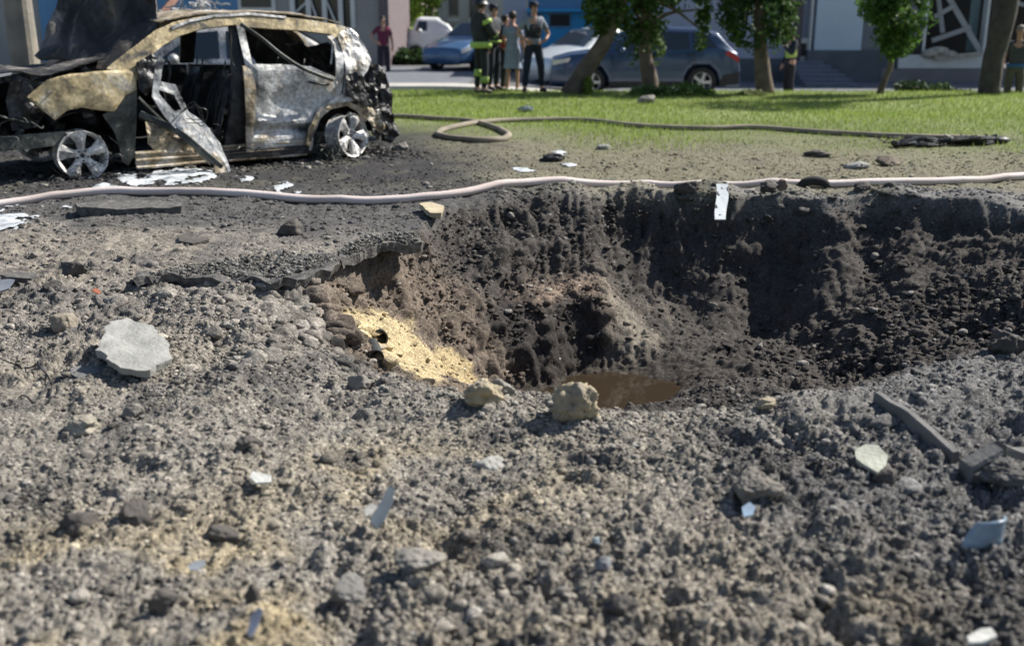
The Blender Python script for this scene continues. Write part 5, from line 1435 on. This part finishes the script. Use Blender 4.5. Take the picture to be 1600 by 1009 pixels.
# ------------------------------------------------------------------ pole behind the bonnet, bent beams
M_POLE = simple('weathered_wood_pole', (.30, .27, .22), .9, 0, .2, 3, .6, 14, c2=(.17, .16, .14))
p = py(38, 85, 12.8); t = empty('utility_pole', (p.x, 12.8, gz(p.x, 12.8) - .02)); tag(t, 'weathered grey utility pole behind the raised bonnet of the burnt car', 'pole')
bm = bmesh.new(); tube_bm(bm, [(0, 0, z) for z in np.linspace(0, 7.5, 26)], list(np.linspace(.165, .12, 26)), 18)
for v in bm.verts:
    a = math.atan2(v.co.y, v.co.x); v.co += Vector((math.cos(a), math.sin(a), 0)) * (.010 * nz((a * 1.5, 0, v.co.z * .8), 2, 4) - (.03 if abs(a + 1.3) < .18 else 0))
bm_obj('shaft', bm, M_POLE, t)
bm = bmesh.new(); tube_bm(bm, smooth_pts([(.17 * math.cos(a), .17 * math.sin(a), .9 + a * .25) for a in np.linspace(-2.4, -.3, 8)], 4), .006, 5)
bm_obj('wire', bm, M_TRIM, t)
a = py(252, 22, 16); b = py(282, -12, 16.4); 
t = empty('bent_beam', (a.x, a.y, a.z)); tag(t, 'rust red bent beam sticking up behind the burnt car roof', 'beam')
bm = bmesh.new(); tube_bm(bm, [Vector((-.15, 0, -a.z)), Vector((-.1, 0, -.3)), Vector((0, 0, 0)), b - a, (b - a) * 2 + Vector((.1, 0, .05))], [.05, .05, .06, .07, .06], 4)
bm_obj('shaft', bm, simple('rust_red_steel', (.22, .12, .09), .8, .2, .3, 6, .5, 20), t)
tangle('twisted_strips', (.5, .1, .0), .30, 22, M_FRAMEG, t, 21, .012, 1.0)

# ------------------------------------------------------------------ hoses
M_HOSE = simple('dusty_white_hose', (.66, .58, .56), .75, 0, .08, 2.0, .25, 60, c2=(.50, .42, .39))
M_HOSEB = simple('mud_brown_hose', (.28, .24, .185), .85, 0, .12, 3.0, .3, 60, c2=(.16, .14, .11))
def hose(name, label, pts, rad, flat, mat, z=None, n=10, cat='hose'):
    P = [pz(x, y, .04) for x, y in pts]
    S = smooth_pts(P, n)
    for p in S: p.z = gz(p.x, p.y) + rad * flat * .8
    # rest on the bumps instead of following them
    for it in range(6):
        for k in range(1, len(S) - 1): S[k].z = max(S[k].z, .5 * (S[k - 1].z + S[k + 1].z) )
    bm = bmesh.new(); tube_bm(bm, S, rad, 16, flat)
    return tag(bm_obj(name, bm, mat, None, True), label, cat)
hose('fire_hose', 'long dusty white fire hose running across the whole scene behind the crater', [(-60, 316), (0, 311), (100, 304), (200, 301), (350, 304), (500, 307), (600, 307), (700, 303), (800, 293), (900, 287), (1000, 285), (1100, 287), (1200, 288), (1300, 287), (1400, 285), (1500, 281), (1600, 274), (1700, 268)], .041, .85, M_HOSE, n=14)
hose('brown_hose', 'muddy brown hose coiled in a loop right of the burnt car', [(560, 188), (612, 182), (680, 185), (735, 188), (770, 196), (794, 208), (785, 216), (745, 218), (700, 213), (684, 207), (700, 199), (740, 191), (790, 186), (860, 184), (920, 186), (1000, 193), (1100, 197), (1180, 196), (1280, 202), (1380, 208), (1480, 212), (1560, 213)], .042, .9, M_HOSEB, n=14)

# ------------------------------------------------------------------ slabs, stones and litter
def stone_mat(name, c, c2=None, rough=.9): return simple(name, c, rough, 0, .2, 7, .8, 45, c2=c2)
M_STG = stone_mat('grey_stone', (.25, .235, .21), (.17, .16, .145)); M_STD = stone_mat('dark_clod', (.10, .09, .082), (.055, .05, .046))
M_STY = stone_mat('yellow_clay_lump', (.42, .35, .22), (.24, .21, .17)); M_CONC = stone_mat('pale_concrete', (.33, .33, .31), (.25, .25, .235))
M_ASPH = simple('broken_asphalt', (.155, .148, .14), .95, 0, .3, 22, 1.0, 80, c2=(.055, .054, .054)); M_PALE = stone_mat('white_plaster', (.55, .55, .52), (.42, .42, .40))
M_BRICK = stone_mat('brick_red', (.35, .12, .07))
def flat_piece(name, label, cat, px_poly, zc, thick, mat, tilt=(0, 0), rough=.006, step=.03, seed=1, group=None, both=.0):
    P = [pz(x, y, zc) for x, y in px_poly]
    c = sum(P, Vector()) / len(P)
    poly = [(p.x - c.x, p.y - c.y) for p in P]
    vs, fs = cdt_fill(poly, step)
    rnd = random.Random(seed)
    n = len(vs); top, bot = [], []
    jit = .022 if max(p[0] for p in poly) - min(p[0] for p in poly) > .3 else .004
    for v in vs:
        v = Vector((v.x + jit * (nz((v.x, v.y, 5), 9, seed) + .7 * nz((v.x, v.y, 6), 31, seed)), v.y + jit * (nz((v.x, v.y, 9), 9, seed) + .7 * nz((v.x, v.y, 3), 31, seed))))
        h = v.x * tilt[0] + v.y * tilt[1] + rough * nz((v.x, v.y, 0), 9, seed)
        top.append((v.x, v.y, h))
        bot.append((v.x * .96 + .004 * nz((v.x, v.y, 1), 30, seed), v.y * .96, h - thick * (1 + .25 * nz((v.x, v.y, 3), 12, seed))))
    V = top + bot; F = [tuple(f) for f in fs] + [tuple(i + n for i in f)[::-1] for f in fs]
    ec = {}
    for f in fs:
        for i in range(len(f)):
            a, b = f[i], f[(i + 1) % len(f)]
            ec[(a, b)] = 1
    for (a, b) in list(ec):
        if (b, a) not in ec: F.append((a, a + n, b + n, b))
    o = mesh_obj(name, V, F, mat); o.location = c
    return tag(o, label, cat, group)
def zat(px_, py_): p = pz(px_, py_, 0); return gz(p.x, p.y)
flat_piece('concrete_slab', 'large pale grey broken slab lying tilted on the left foreground', 'slab', [(175, 508), (203, 504), (240, 513), (262, 538), (266, 556), (236, 570), (196, 571), (172, 562), (150, 548), (160, 528)], .10, .035, M_CONC, (-.03, .045), seed=3, rough=.012, step=.02)
flat_piece('concrete_slab', 'dark flat slab piece half buried under the large pale slab', 'slab', [(112, 575), (160, 570), (225, 572), (214, 590), (170, 600), (118, 594)], .02, .03, stone_mat('dusty_dark_slab', (.14, .14, .14)), (0, .03), seed=4)
flat_piece('asphalt_slab', 'broken asphalt crust with a black undercut edge left of the crater', 'slab', [(205, 440), (250, 432), (300, 434), (345, 437), (392, 436), (430, 443), (480, 433), (532, 416), (525, 398), (470, 392), (400, 398), (330, 410), (260, 420), (215, 428)], .035, .055, M_ASPH, (0, 0), .035, .025, 5)
flat_piece('asphalt_slab', 'asphalt crust overhanging the top left rim of the crater', 'slab', [(533, 404), (548, 396), (590, 385), (630, 381), (662, 380), (655, 368), (620, 362), (575, 368), (545, 380), (528, 392)], .04, .06, M_ASPH, (0, 0), .035, .02, 6)
flat_piece('asphalt_slab', 'long black asphalt strip lying against the white hose on the left', 'slab', [(116, 318), (170, 313), (240, 313), (284, 317), (286, 323), (230, 326), (170, 326), (125, 323)], .075, .08, M_ASPH, (0, 0), .012, .05, 7)
flat_piece('asphalt_chunk', 'flat dark asphalt chunk on the ground left of the crater below the hose', 'slab', [(278, 368), (300, 361), (332, 362), (326, 374), (300, 379), (280, 376)], .05, .05, M_STD, (0, 0), .01, .04, 8)
flat_piece('asphalt_chunk', 'flat black piece at the far left edge above the wire', 'slab', [(0, 428), (30, 424), (58, 428), (50, 434), (10, 434)], .04, .03, M_ASPH, (0, 0), .01, .04, 9)
flat_piece('metal_sheet', 'grey metal scrap cut by the left edge of the picture', 'scrap', [(-30, 440), (0, 437), (24, 441), (14, 450), (-20, 455)], .05, .01, simple('grey_scrap', (.25, .27, .30), .5, .4), (.1, .1), .01, .03, 10)
flat_piece('plaster_slab', 'pale yellowish slab fragment touching the hose left of the crater', 'slab', [(655, 318), (672, 316), (694, 322), (690, 332), (672, 332)], .05, .04, stone_mat('yellowish_slab', (.45, .38, .26)), (0, 0), .01, .04, 11)
flat_piece('plaster_slab', 'flat pale greenish stone flake on the right foreground', 'stone', [(1335, 703), (1352, 697), (1372, 700), (1386, 712), (1384, 726), (1372, 734), (1352, 724), (1338, 716)], .05, .015, stone_mat('pale_green_stone', (.33, .34, .29)), (.05, .1), .006, .02, 12)
flat_piece('tile_shard', 'small bright white tile shard in the left foreground', 'shard', [(390, 744), (396, 737), (425, 744), (423, 752), (400, 752)], .035, .008, M_PALE, (0, .1), .006, .012, 13)
flat_piece('paper_scrap', 'crumpled white scrap above the large pale slab', 'scrap', [(262, 497), (272, 492), (283, 497), (278, 506), (270, 503)], .05, .006, M_PALE, (.1, .3), .012, .02, 14)
flat_piece('plastic_shard', 'curved blue grey plastic shard in the centre foreground', 'shard', [(578, 800), (590, 790), (606, 770), (617, 772), (612, 788), (600, 803), (588, 809)], .05, .008, simple('bluegrey_plastic', (.075, .095, .115), .7, 0, .2), (.1, .35), .012, .015, 15)
flat_piece('plastic_shard', 'pale flake beside the curved blue grey shard', 'shard', [(568, 796), (582, 788), (590, 792), (580, 802), (572, 804)], .045, .006, M_CONC, (0, .1), .004, .02, 16)
flat_piece('plastic_scrap', 'tiny light blue scrap in the right foreground', 'scrap', [(1158, 791), (1170, 787), (1181, 793), (1176, 800), (1162, 801)], .05, .004, simple('light_blue_plastic', (.20, .28, .38), .6), (.1, .2), .01, .012, 17)
flat_piece('plaster_chip', 'white chip at the bottom right corner', 'chip', [(1512, 992), (1530, 984), (1548, 982), (1556, 992), (1536, 998), (1516, 1000)], .05, .012, M_PALE, (0, .2), .004, .015, 18)
flat_piece('metal_shard', 'bent grey blue shard near the bottom left', 'shard', [(386, 978), (392, 962), (404, 956), (412, 960), (404, 972), (392, 984)], .05, .006, simple('steel_shard', (.22, .24, .30), .35, .5), (.3, .4), .01, .012, 19)
flat_piece('plastic_scrap', 'pale blue flake low in the left foreground', 'scrap', [(292, 882), (305, 876), (320, 876), (322, 884), (308, 890), (296, 889)], .045, .004, simple('blue_grey_flake', (.20, .22, .24), .7), (.1, .1), .004, .012, 20)
flat_piece('orange_scrap', 'small orange scrap on the soil at the left', 'scrap', [(143, 453), (151, 451), (158, 455), (154, 457)], .045, .006, simple('orange_plastic', (.32, .10, .05), .8), (0, .1), .002, .015, 21)
def rock(label, x, y, w, h, mat, seed, name='stone', group=None, lift=.2, cat='stone', sub=4, yoff=0):
    """stone seen at photo point (x, y) with the half width w and half height h in photo pixels"""
    p = pz(x, y + h * .7, 0.03); z = gz(p.x, p.y); p = pz(x, y + h * .7, z + .01)
    k = (Vector((0, 0, CAMH)) - p).length / FPX
    vs, F = rock_variants(5 if w > 28 else sub, 1, seed, .40, .22)
    V = vs[0] * np.array([w * k, w * k * .9, h * k * 1.12])
    V[:, 2] += h * k * (1 - lift * 2)
    o = np_mesh(name, V, F, mat, False); o.location = (p.x, p.y + w * k * .4, z)
    o.rotation_euler = (0, 0, seed * .7 % 1.0 - .5)
    return tag(o, label, cat, group)
rock('big yellow clay boulder standing on the near rim below the water', 898, 632, 42, 38, M_STY, 411)
rock('pale boulder on the near rim left of the water', 750, 612, 33, 25, M_STY, 412)
rock('smaller grey stone right behind the pale rim boulder', 785, 606, 18, 14, M_STG, 413)
rock('rounded grey stone below the pipe mouth', 560, 597, 20, 13, M_STG, 414)
rock('flat grey stone on the soil in the centre', 760, 726, 26, 14, M_CONC, 415)
rock('half buried brown stone in the right foreground', 1182, 760, 38, 22, stone_mat('brown_stone', (.17, .155, .135)), 416)
rock('dark pointed stone below the pale flake on the right', 1384, 742, 18, 16, M_STD, 417)
rock('pale round stone right of the water on the near rim', 1198, 630, 16, 10, M_STY, 418)
rock('dark lump at the right edge above the kerb', 1580, 540, 30, 24, M_STD, 419)
rock('dark asphalt chunk under the fallen kerb', 1572, 742, 34, 18, M_ASPH, 420)
rock('dark lump left of the deep pit in the left foreground', 126, 818, 28, 20, M_STD, 421)
rock('dark cube like clod right of the deep pit in the left foreground', 203, 800, 26, 22, M_STD, 422)
rock('black clod in the middle of the left foreground', 342, 834, 26, 14, M_STD, 423)
rock('pale weathered stone at the left below the black piece', 98, 500, 18, 18, stone_mat('tan_stone', (.24, .21, .17)), 424)
rock('upright black shard shaped clod near the bottom left', 394, 922, 12, 18, M_STD, 425)
rock('rounded grey clod near the bottom of the picture left of centre', 548, 925, 30, 24, stone_mat('grey_clod', (.17, .165, .155)), 426)
rock('flat grey stone low in the centre foreground', 655, 875, 36, 12, M_STG, 427)
rock('round blue grey pebble in the lower centre', 942, 878, 14, 11, stone_mat('blue_grey_pebble', (.18, .19, .21)), 428)
rock('small dark blue pebble right of the round one', 974, 868, 9, 9, stone_mat('dark_blue_pebble', (.08, .09, .12)), 429)
rock('small pale blue pebble in the lower centre', 934, 842, 8, 7, stone_mat('pale_blue_pebble', (.32, .38, .40)), 430)
rock('dark clod with a deep hollow below it near the bottom centre', 968, 946, 26, 14, M_STD, 431)
rock('dark stone above the pale tile shard', 385, 690, 20, 12, M_STD, 432)
rock('brown lump on the left bank above the slab', 110, 420, 22, 12, M_STD, 433)
rock('dark lump on the ground between the asphalt crust and the hose', 450, 355, 20, 14, M_STD, 434)
rock('small dark ball shaped lump above the asphalt crust', 448, 395, 9, 8, M_STD, 435)
rock('brown clod with a sunlit top resting against the hose above the white plank', 1075, 292, 17, 12, M_STD, 436)
rock('rounded dark clod lying on the hose right of the white plank', 1202, 290, 16, 9, M_STD, 437)
rock('brown clod between the two lumps on the hose', 1222, 287, 10, 8, stone_mat('tan_clod', (.17, .13, .10)), 438)
rock('low dark clod on the hose right of the arch', 1348, 291, 14, 7, M_STD, 439)
rock('small dark clod on the far rim at the right', 1395, 291, 10, 6, M_STD, 440)
rock('grey stone on the ground beyond the hose behind the crater', 944, 229, 11, 5, M_CONC, 441)
rock('dark debris lump beyond the hose on the right', 1280, 240, 22, 5, M_STD, 442)
rock('pale chunk beyond the hose on the right', 1338, 258, 18, 6, M_CONC, 443)
rock('brown chunk beyond the hose right of the pale one', 1392, 252, 20, 8, stone_mat('brown_chunk', (.17, .14, .11)), 444)
rock('broken kerb stone behind the rear wheel of the burnt car', 628, 229, 14, 7, M_STG, 445)
rock('dark bluish debris on the grass in front of the policeman', 820, 171, 13, 6, simple('teal_debris', (.06, .09, .11), .6), 453, name='debris', cat='debris')
rock('foam streaked black debris on the ground beyond the coiled hose', 868, 247, 22, 6, M_CHAR, 454, name='debris', cat='debris')
rock('block shaped chunk on the grass before the blue SUV', 1010, 156, 13, 7, M_STG, 446)
rock('small red brick piece in the dark wall above the water', 905, 566, 0.1, 0.1, M_BRICK, 447) if False else None
rock('pale grit stone on the tan patch at the left', 122, 664, 30, 14, stone_mat('tan_flat_stone', (.27, .245, .20)), 448)
rock('grey stone lying in the middle distance on the left', 205, 640, 16, 10, M_STG, 449)
rock('dark clod at the left of the yellow sand near the bottom', 255, 935, 26, 18, M_STD, 450)
rock('dark clod in the right foreground below the blue scrap', 1180, 828, 16, 10, M_STD, 451)
rock('dark stone in the far right foreground', 1410, 850, 16, 12, M_STD, 452)

# blueish translucent lamp fragment at the right edge
m, nt, b_ = mat_new('cloudy_plastic')
b_.inputs['Base Color'].default_value = (.30, .40, .50, 1); b_.inputs['Roughness'].default_value = .25; b_.inputs['Transmission Weight'].default_value = .35
p = pz(1540, 835, .07); p.z = gz(p.x, p.y) + .015
t = empty('lamp_fragment', p, .2); tag(t, 'cloudy bluish broken lamp lens at the right edge of the foreground', 'fragment')
def lens(a, b): return (-.075 + .13 * a + .02 * b, .04 * b - .06 * math.sin(a * 3.1) * b, .10 * b * (1 - .25 * a) + .01)
sheet('lens', [(0, .05), (.25, 0), (1, 0), (.95, 1), (.6, 1.05), (.2, .8)], lens, m, t, .12, .008, .012, 9, 3, True)
sheet('housing', [(0, 0), (1, 0), (1, .6), (.1, .5)], lambda a, b: (-.06 + .12 * a, .01 + .05 * b, .01 + .07 * b * a), simple('violet_grey_plastic', (.16, .16, .20), .5), t, .12, .008, .01, 9, 4)

# kerb pieces on the right
M_KC = simple('dusty_kerb', (.17, .165, .16), .9, 0, .2, 6, .6, 40, c2=(.11, .11, .11))
def bar(name, label, cat, pts, wd, ht, mat, lift=0.0, parent=None):
    S = []
    for (x, y) in pts:
        p = pz(x, y, .06); p.z = gz(p.x, p.y) + ht / 2 + lift; S.append(p)
    S2 = []
    for a, b in zip(S[:-1], S[1:]):
        for k in range(8): S2.append(a.lerp(b, k / 8))
    S2.append(S[-1]); c = S2[len(S2) // 2].copy()
    bm = bmesh.new(); rings = []
    for i, p in enumerate(S2):
        d = (S2[min(i + 1, len(S2) - 1)] - S2[max(i - 1, 0)]); d.z = 0; d.normalize(); s_ = Vector((d.y, -d.x, 0))
        q = p - c
        r = []
        for (u, w_) in ((-.5, -.5), (-.5, .38), (-.38, .5), (.38, .5), (.5, .38), (.5, -.5)):
            v = q + s_ * wd * u + Vector((0, 0, ht * w_)); v += Vector((nz(v, 9, 2), nz(v, 9, 3), nz(v, 9, 4))) * .006
            r.append(bm.verts.new(v))
        rings.append(r)
    for a, b in zip(rings[:-1], rings[1:]):
        for k in range(6): bm.faces.new((a[k], a[(k + 1) % 6], b[(k + 1) % 6], b[k]))
    bm.faces.new(rings[0][::-1]); bm.faces.new(rings[-1])
    o = bm_obj(name, bm, mat); o.location = c
    return tag(o, label, cat)
bar('fallen_board', 'dark straight edged board half buried in gravel on the right', 'board', [(1368, 628), (1420, 660), (1494, 702)], .03, .06, M_KC, -.015)
bar('kerb_stone', 'grey kerb stone with a broken end at the right edge', 'kerb', [(1512, 716), (1556, 712)], .08, .09, M_KC, -.02)
bar('kerb_stone', 'thin kerb bar running out of the picture at the right edge', 'kerb', [(1562, 708), (1590, 700), (1640, 697)], .05, .035, M_KC, .035)
# white plank hanging over the far rim
m, nt, b_ = mat_new('chipped_white_paint'); tc = N(nt, 'ShaderNodeTexCoord'); n_ = N(nt, 'ShaderNodeTexNoise'); n_.inputs['Scale'].default_value = 14; n_.inputs['Detail'].default_value = 5
nt.links.new(tc.outputs['Object'], n_.inputs['Vector']); r_ = N(nt, 'ShaderNodeValToRGB'); r_.color_ramp.interpolation = 'CONSTANT'
r_.color_ramp.elements[0].color = (.04, .05, .06, 1); r_.color_ramp.elements[1].position = .40; r_.color_ramp.elements[1].color = (.72, .76, .78, 1)
nt.links.new(n_.outputs['Fac'], r_.inputs['Fac']); nt.links.new(r_.outputs[0], b_.inputs['Base Color']); b_.inputs['Roughness'].default_value = .6
M_CHIP = m
a = py(1128, 287, 9.0); b = py(1124, 342, 8.70)
o = sheet('white_plank', [(-.055, 0), (.045, 0), (.05, .4), (.055, 1), (-.035, 1.0), (-.05, .6)], lambda u, t: tuple(Vector((0, 0, 0)).lerp(b - a, t) + Vector((u + .01 * math.sin(t * 5), -.03 + .008 * math.sin(t * 4), 0))), M_CHIP, None, .03, .012, .004, 6, 3)
o.location = a; tag(o, 'chipped white painted plank hanging over the far rim of the crater', 'plank')
# tyre piece arched on the hose
p = pz(1270, 290, .03)
bm = bmesh.new(); tube_bm(bm, [Vector((.125 * math.cos(t), .02 * math.sin(t), .062 * math.sin(t))) for t in np.linspace(0, math.pi, 16)], [.018 + .008 * math.sin(t) for t in np.linspace(0, math.pi, 16)], 8, 1.6)
o = bm_obj('tyre_strip', bm, M_TYRE, None, True); o.location = (p.x, p.y - .05, gz(p.x, p.y) + .01); tag(o, 'black arched strip of rubber standing against the white hose', 'rubber strip')
# burnt branch
bm = bmesh.new(); rnd = random.Random(9)
A, Bq = pz(1396, 222, .05), pz(1560, 217, .05)
for k in range(7):
    pts = [Vector((0, 0, 0)).lerp(Bq - A, f) + Vector((0, rnd.uniform(-.12, .12), rnd.uniform(0, .09) * (1 if k else .3))) for f in np.linspace(0, 1, 7)]
    tube_bm(bm, smooth_pts(pts, 3), rnd.uniform(.015, .035), 6)
for k in range(26):
    f = rnd.random(); s_ = Vector((0, 0, .03)).lerp(Bq - A, f)
    tube_bm(bm, [s_, s_ + Vector((rnd.uniform(-.12, .0), rnd.uniform(-.1, .1), rnd.uniform(.0, .1))), s_ + Vector((rnd.uniform(-.25, -.1), rnd.uniform(-.15, .15), rnd.uniform(-.02, .12)))], .006, 4)
bmesh.ops.create_icosphere(bm, subdivisions=2, radius=.08, matrix=Matrix.Translation(Bq - A + Vector((.02, 0, .03))) @ Matrix.Diagonal((1.6, 1, .6, 1)))
o = bm_obj('charred_branch', bm, M_CHAR); o.location = (A.x, A.y, gz(A.x, A.y) + .02); tag(o, 'charred black branch lying on the grass edge at the right', 'branch')
# wires
def wire(label, pts, rad, mat, lift=.02):
    S = [pz(x, y, .05) for x, y in pts]; S = smooth_pts(S, 6)
    for i, p in enumerate(S): p.z = gz(p.x, p.y) + lift + .015 * math.sin(i * .6)
    c = S[0].copy(); bm = bmesh.new(); tube_bm(bm, [q - c for q in S], rad, 6)
    o = bm_obj('wire', bm, mat, None, True); o.location = c; tag(o, label, 'wire')
wire('dark wire curved over the soil at the left edge', [(-20, 566), (20, 560), (55, 564), (78, 578), (72, 595), (48, 608), (30, 612)], .004, M_CHAR)
wire('thin wire slanting over the dark slope at the right edge', [(1540, 515), (1570, 503), (1610, 490)], .004, M_FRAMEG)
# pipe pair in the sand
def ribbed_pipe(label, x, y, dist, r, d, mat, name='pipe'):
    d = Vector(d).normalized(); p = hit(x, y + 3) + d * .055 + Vector((0, 0, .015))
    bm = bmesh.new(); prof = []
    for k in range(24):
        h = k * .014; prof.append((r * (1.0 if (k // 2) % 2 else .93), h))
    inner = [(r * .80, prof[-1][1]), (r * .80, 0)]
    allp = [(r * .80, 0), (r, 0)] + prof[1:] + inner
    lathe_bm(bm, allp, 28, 'Z')
    o = bm_obj(name, bm, mat, None, False); o.location = p; o.rotation_euler = (-d).to_track_quat('Z', 'Y').to_euler()
    tag(o, label, 'pipe')
M_PIPE = simple('dark_plastic_pipe', (.035, .036, .034), .5, 0, .2, 8)
PIPES = True
ribbed_pipe('black ribbed pipe mouth sticking out of the yellow sand, the upper one', 592, 528, 5.55, .055, (.18, -.94, .2), M_PIPE)
ribbed_pipe('black pipe end tucked below the ribbed pipe mouth', 587, 556, 5.60, .042, (.2, -.93, .08), M_PIPE)
# foam
M_FOAM = simple('fire_foam', (.60, .64, .68), .7, 0, .2, 9, .8, 30, c2=(.30, .32, .34))
def foam_patch(bm, pts, seed, zfix=None, thr=-.12):
    P = [pz(x, y, .02) for x, y in pts]; poly = [(p.x, p.y) for p in P]
    xs = [p[0] for p in poly]; ys = [p[1] for p in poly]; st = .022
    def sd(x, y):
        c = False; m = 9
        for i in range(len(poly)):
            a, b = poly[i], poly[i - 1]
            if (a[1] > y) != (b[1] > y) and x < (b[0] - a[0]) * (y - a[1]) / (b[1] - a[1]) + a[0]: c = not c
            t = max(0, min(1, ((x - a[0]) * (b[0] - a[0]) + (y - a[1]) * (b[1] - a[1])) / max(1e-9, (b[0] - a[0]) ** 2 + (b[1] - a[1]) ** 2)))
            m = min(m, math.hypot(x - a[0] - t * (b[0] - a[0]), y - a[1] - t * (b[1] - a[1])))
        return m if c else -m
    nx, ny = int((max(xs) - min(xs)) / st) + 2, int((max(ys) - min(ys)) / st) + 2; vv = {}
    for i in range(nx):
        for j in range(ny):
            x, y = min(xs) + i * st, min(ys) + j * st; d = sd(x, y)
            n_ = nz((x * 3, y * 1.2, 0), 2.4, seed) + .5 * nz((x, y, 1), 14, seed)
            hgt = min(1, max(0, d) / .08) * .5 + n_ * .6
            if d > 0 and n_ > thr - d * .8:
                z = zfix if zfix is not None else gz(x, y)
                vv[(i, j)] = bm.verts.new((x, y, z + (.002 if zfix is not None else .004 + .022 * max(0, hgt))))
    for (i, j) in list(vv):
        q = [vv.get(k) for k in ((i, j), (i + 1, j), (i + 1, j + 1), (i, j + 1))]
        if all(q): bm.faces.new(q)
bm = bmesh.new()
for i, q in enumerate([[(172, 268), (210, 261), (250, 263), (300, 261), (334, 268), (345, 286), (270, 290), (200, 291), (180, 280)], [(132, 295), (165, 288), (195, 291), (184, 298), (140, 301)],
                       [(358, 280), (378, 276), (400, 279), (394, 285), (362, 286)], [(422, 288), (445, 281), (466, 290), (474, 300), (432, 301)], [(0, 330), (30, 326), (66, 333), (56, 348), (20, 358), (-20, 362), (-20, 330)],
                       [(68, 320), (95, 314), (116, 322), (98, 330), (70, 330)], [(0, 317), (30, 315), (48, 321), (10, 326), (-20, 325)], [(848, 236), (880, 233), (896, 240), (868, 244)], [(795, 261), (830, 260), (844, 268), (812, 270)], [(864, 254), (893, 250), (904, 257), (878, 261)]]):
    foam_patch(bm, q, i)
for v in [v for v in bm.verts if not v.link_faces]: bm.verts.remove(v)
o = bm_obj('foam', bm, M_FOAM, None, True); tag(o, kind='stuff', label='white remains of fire foam on the black ground', cat='foam')
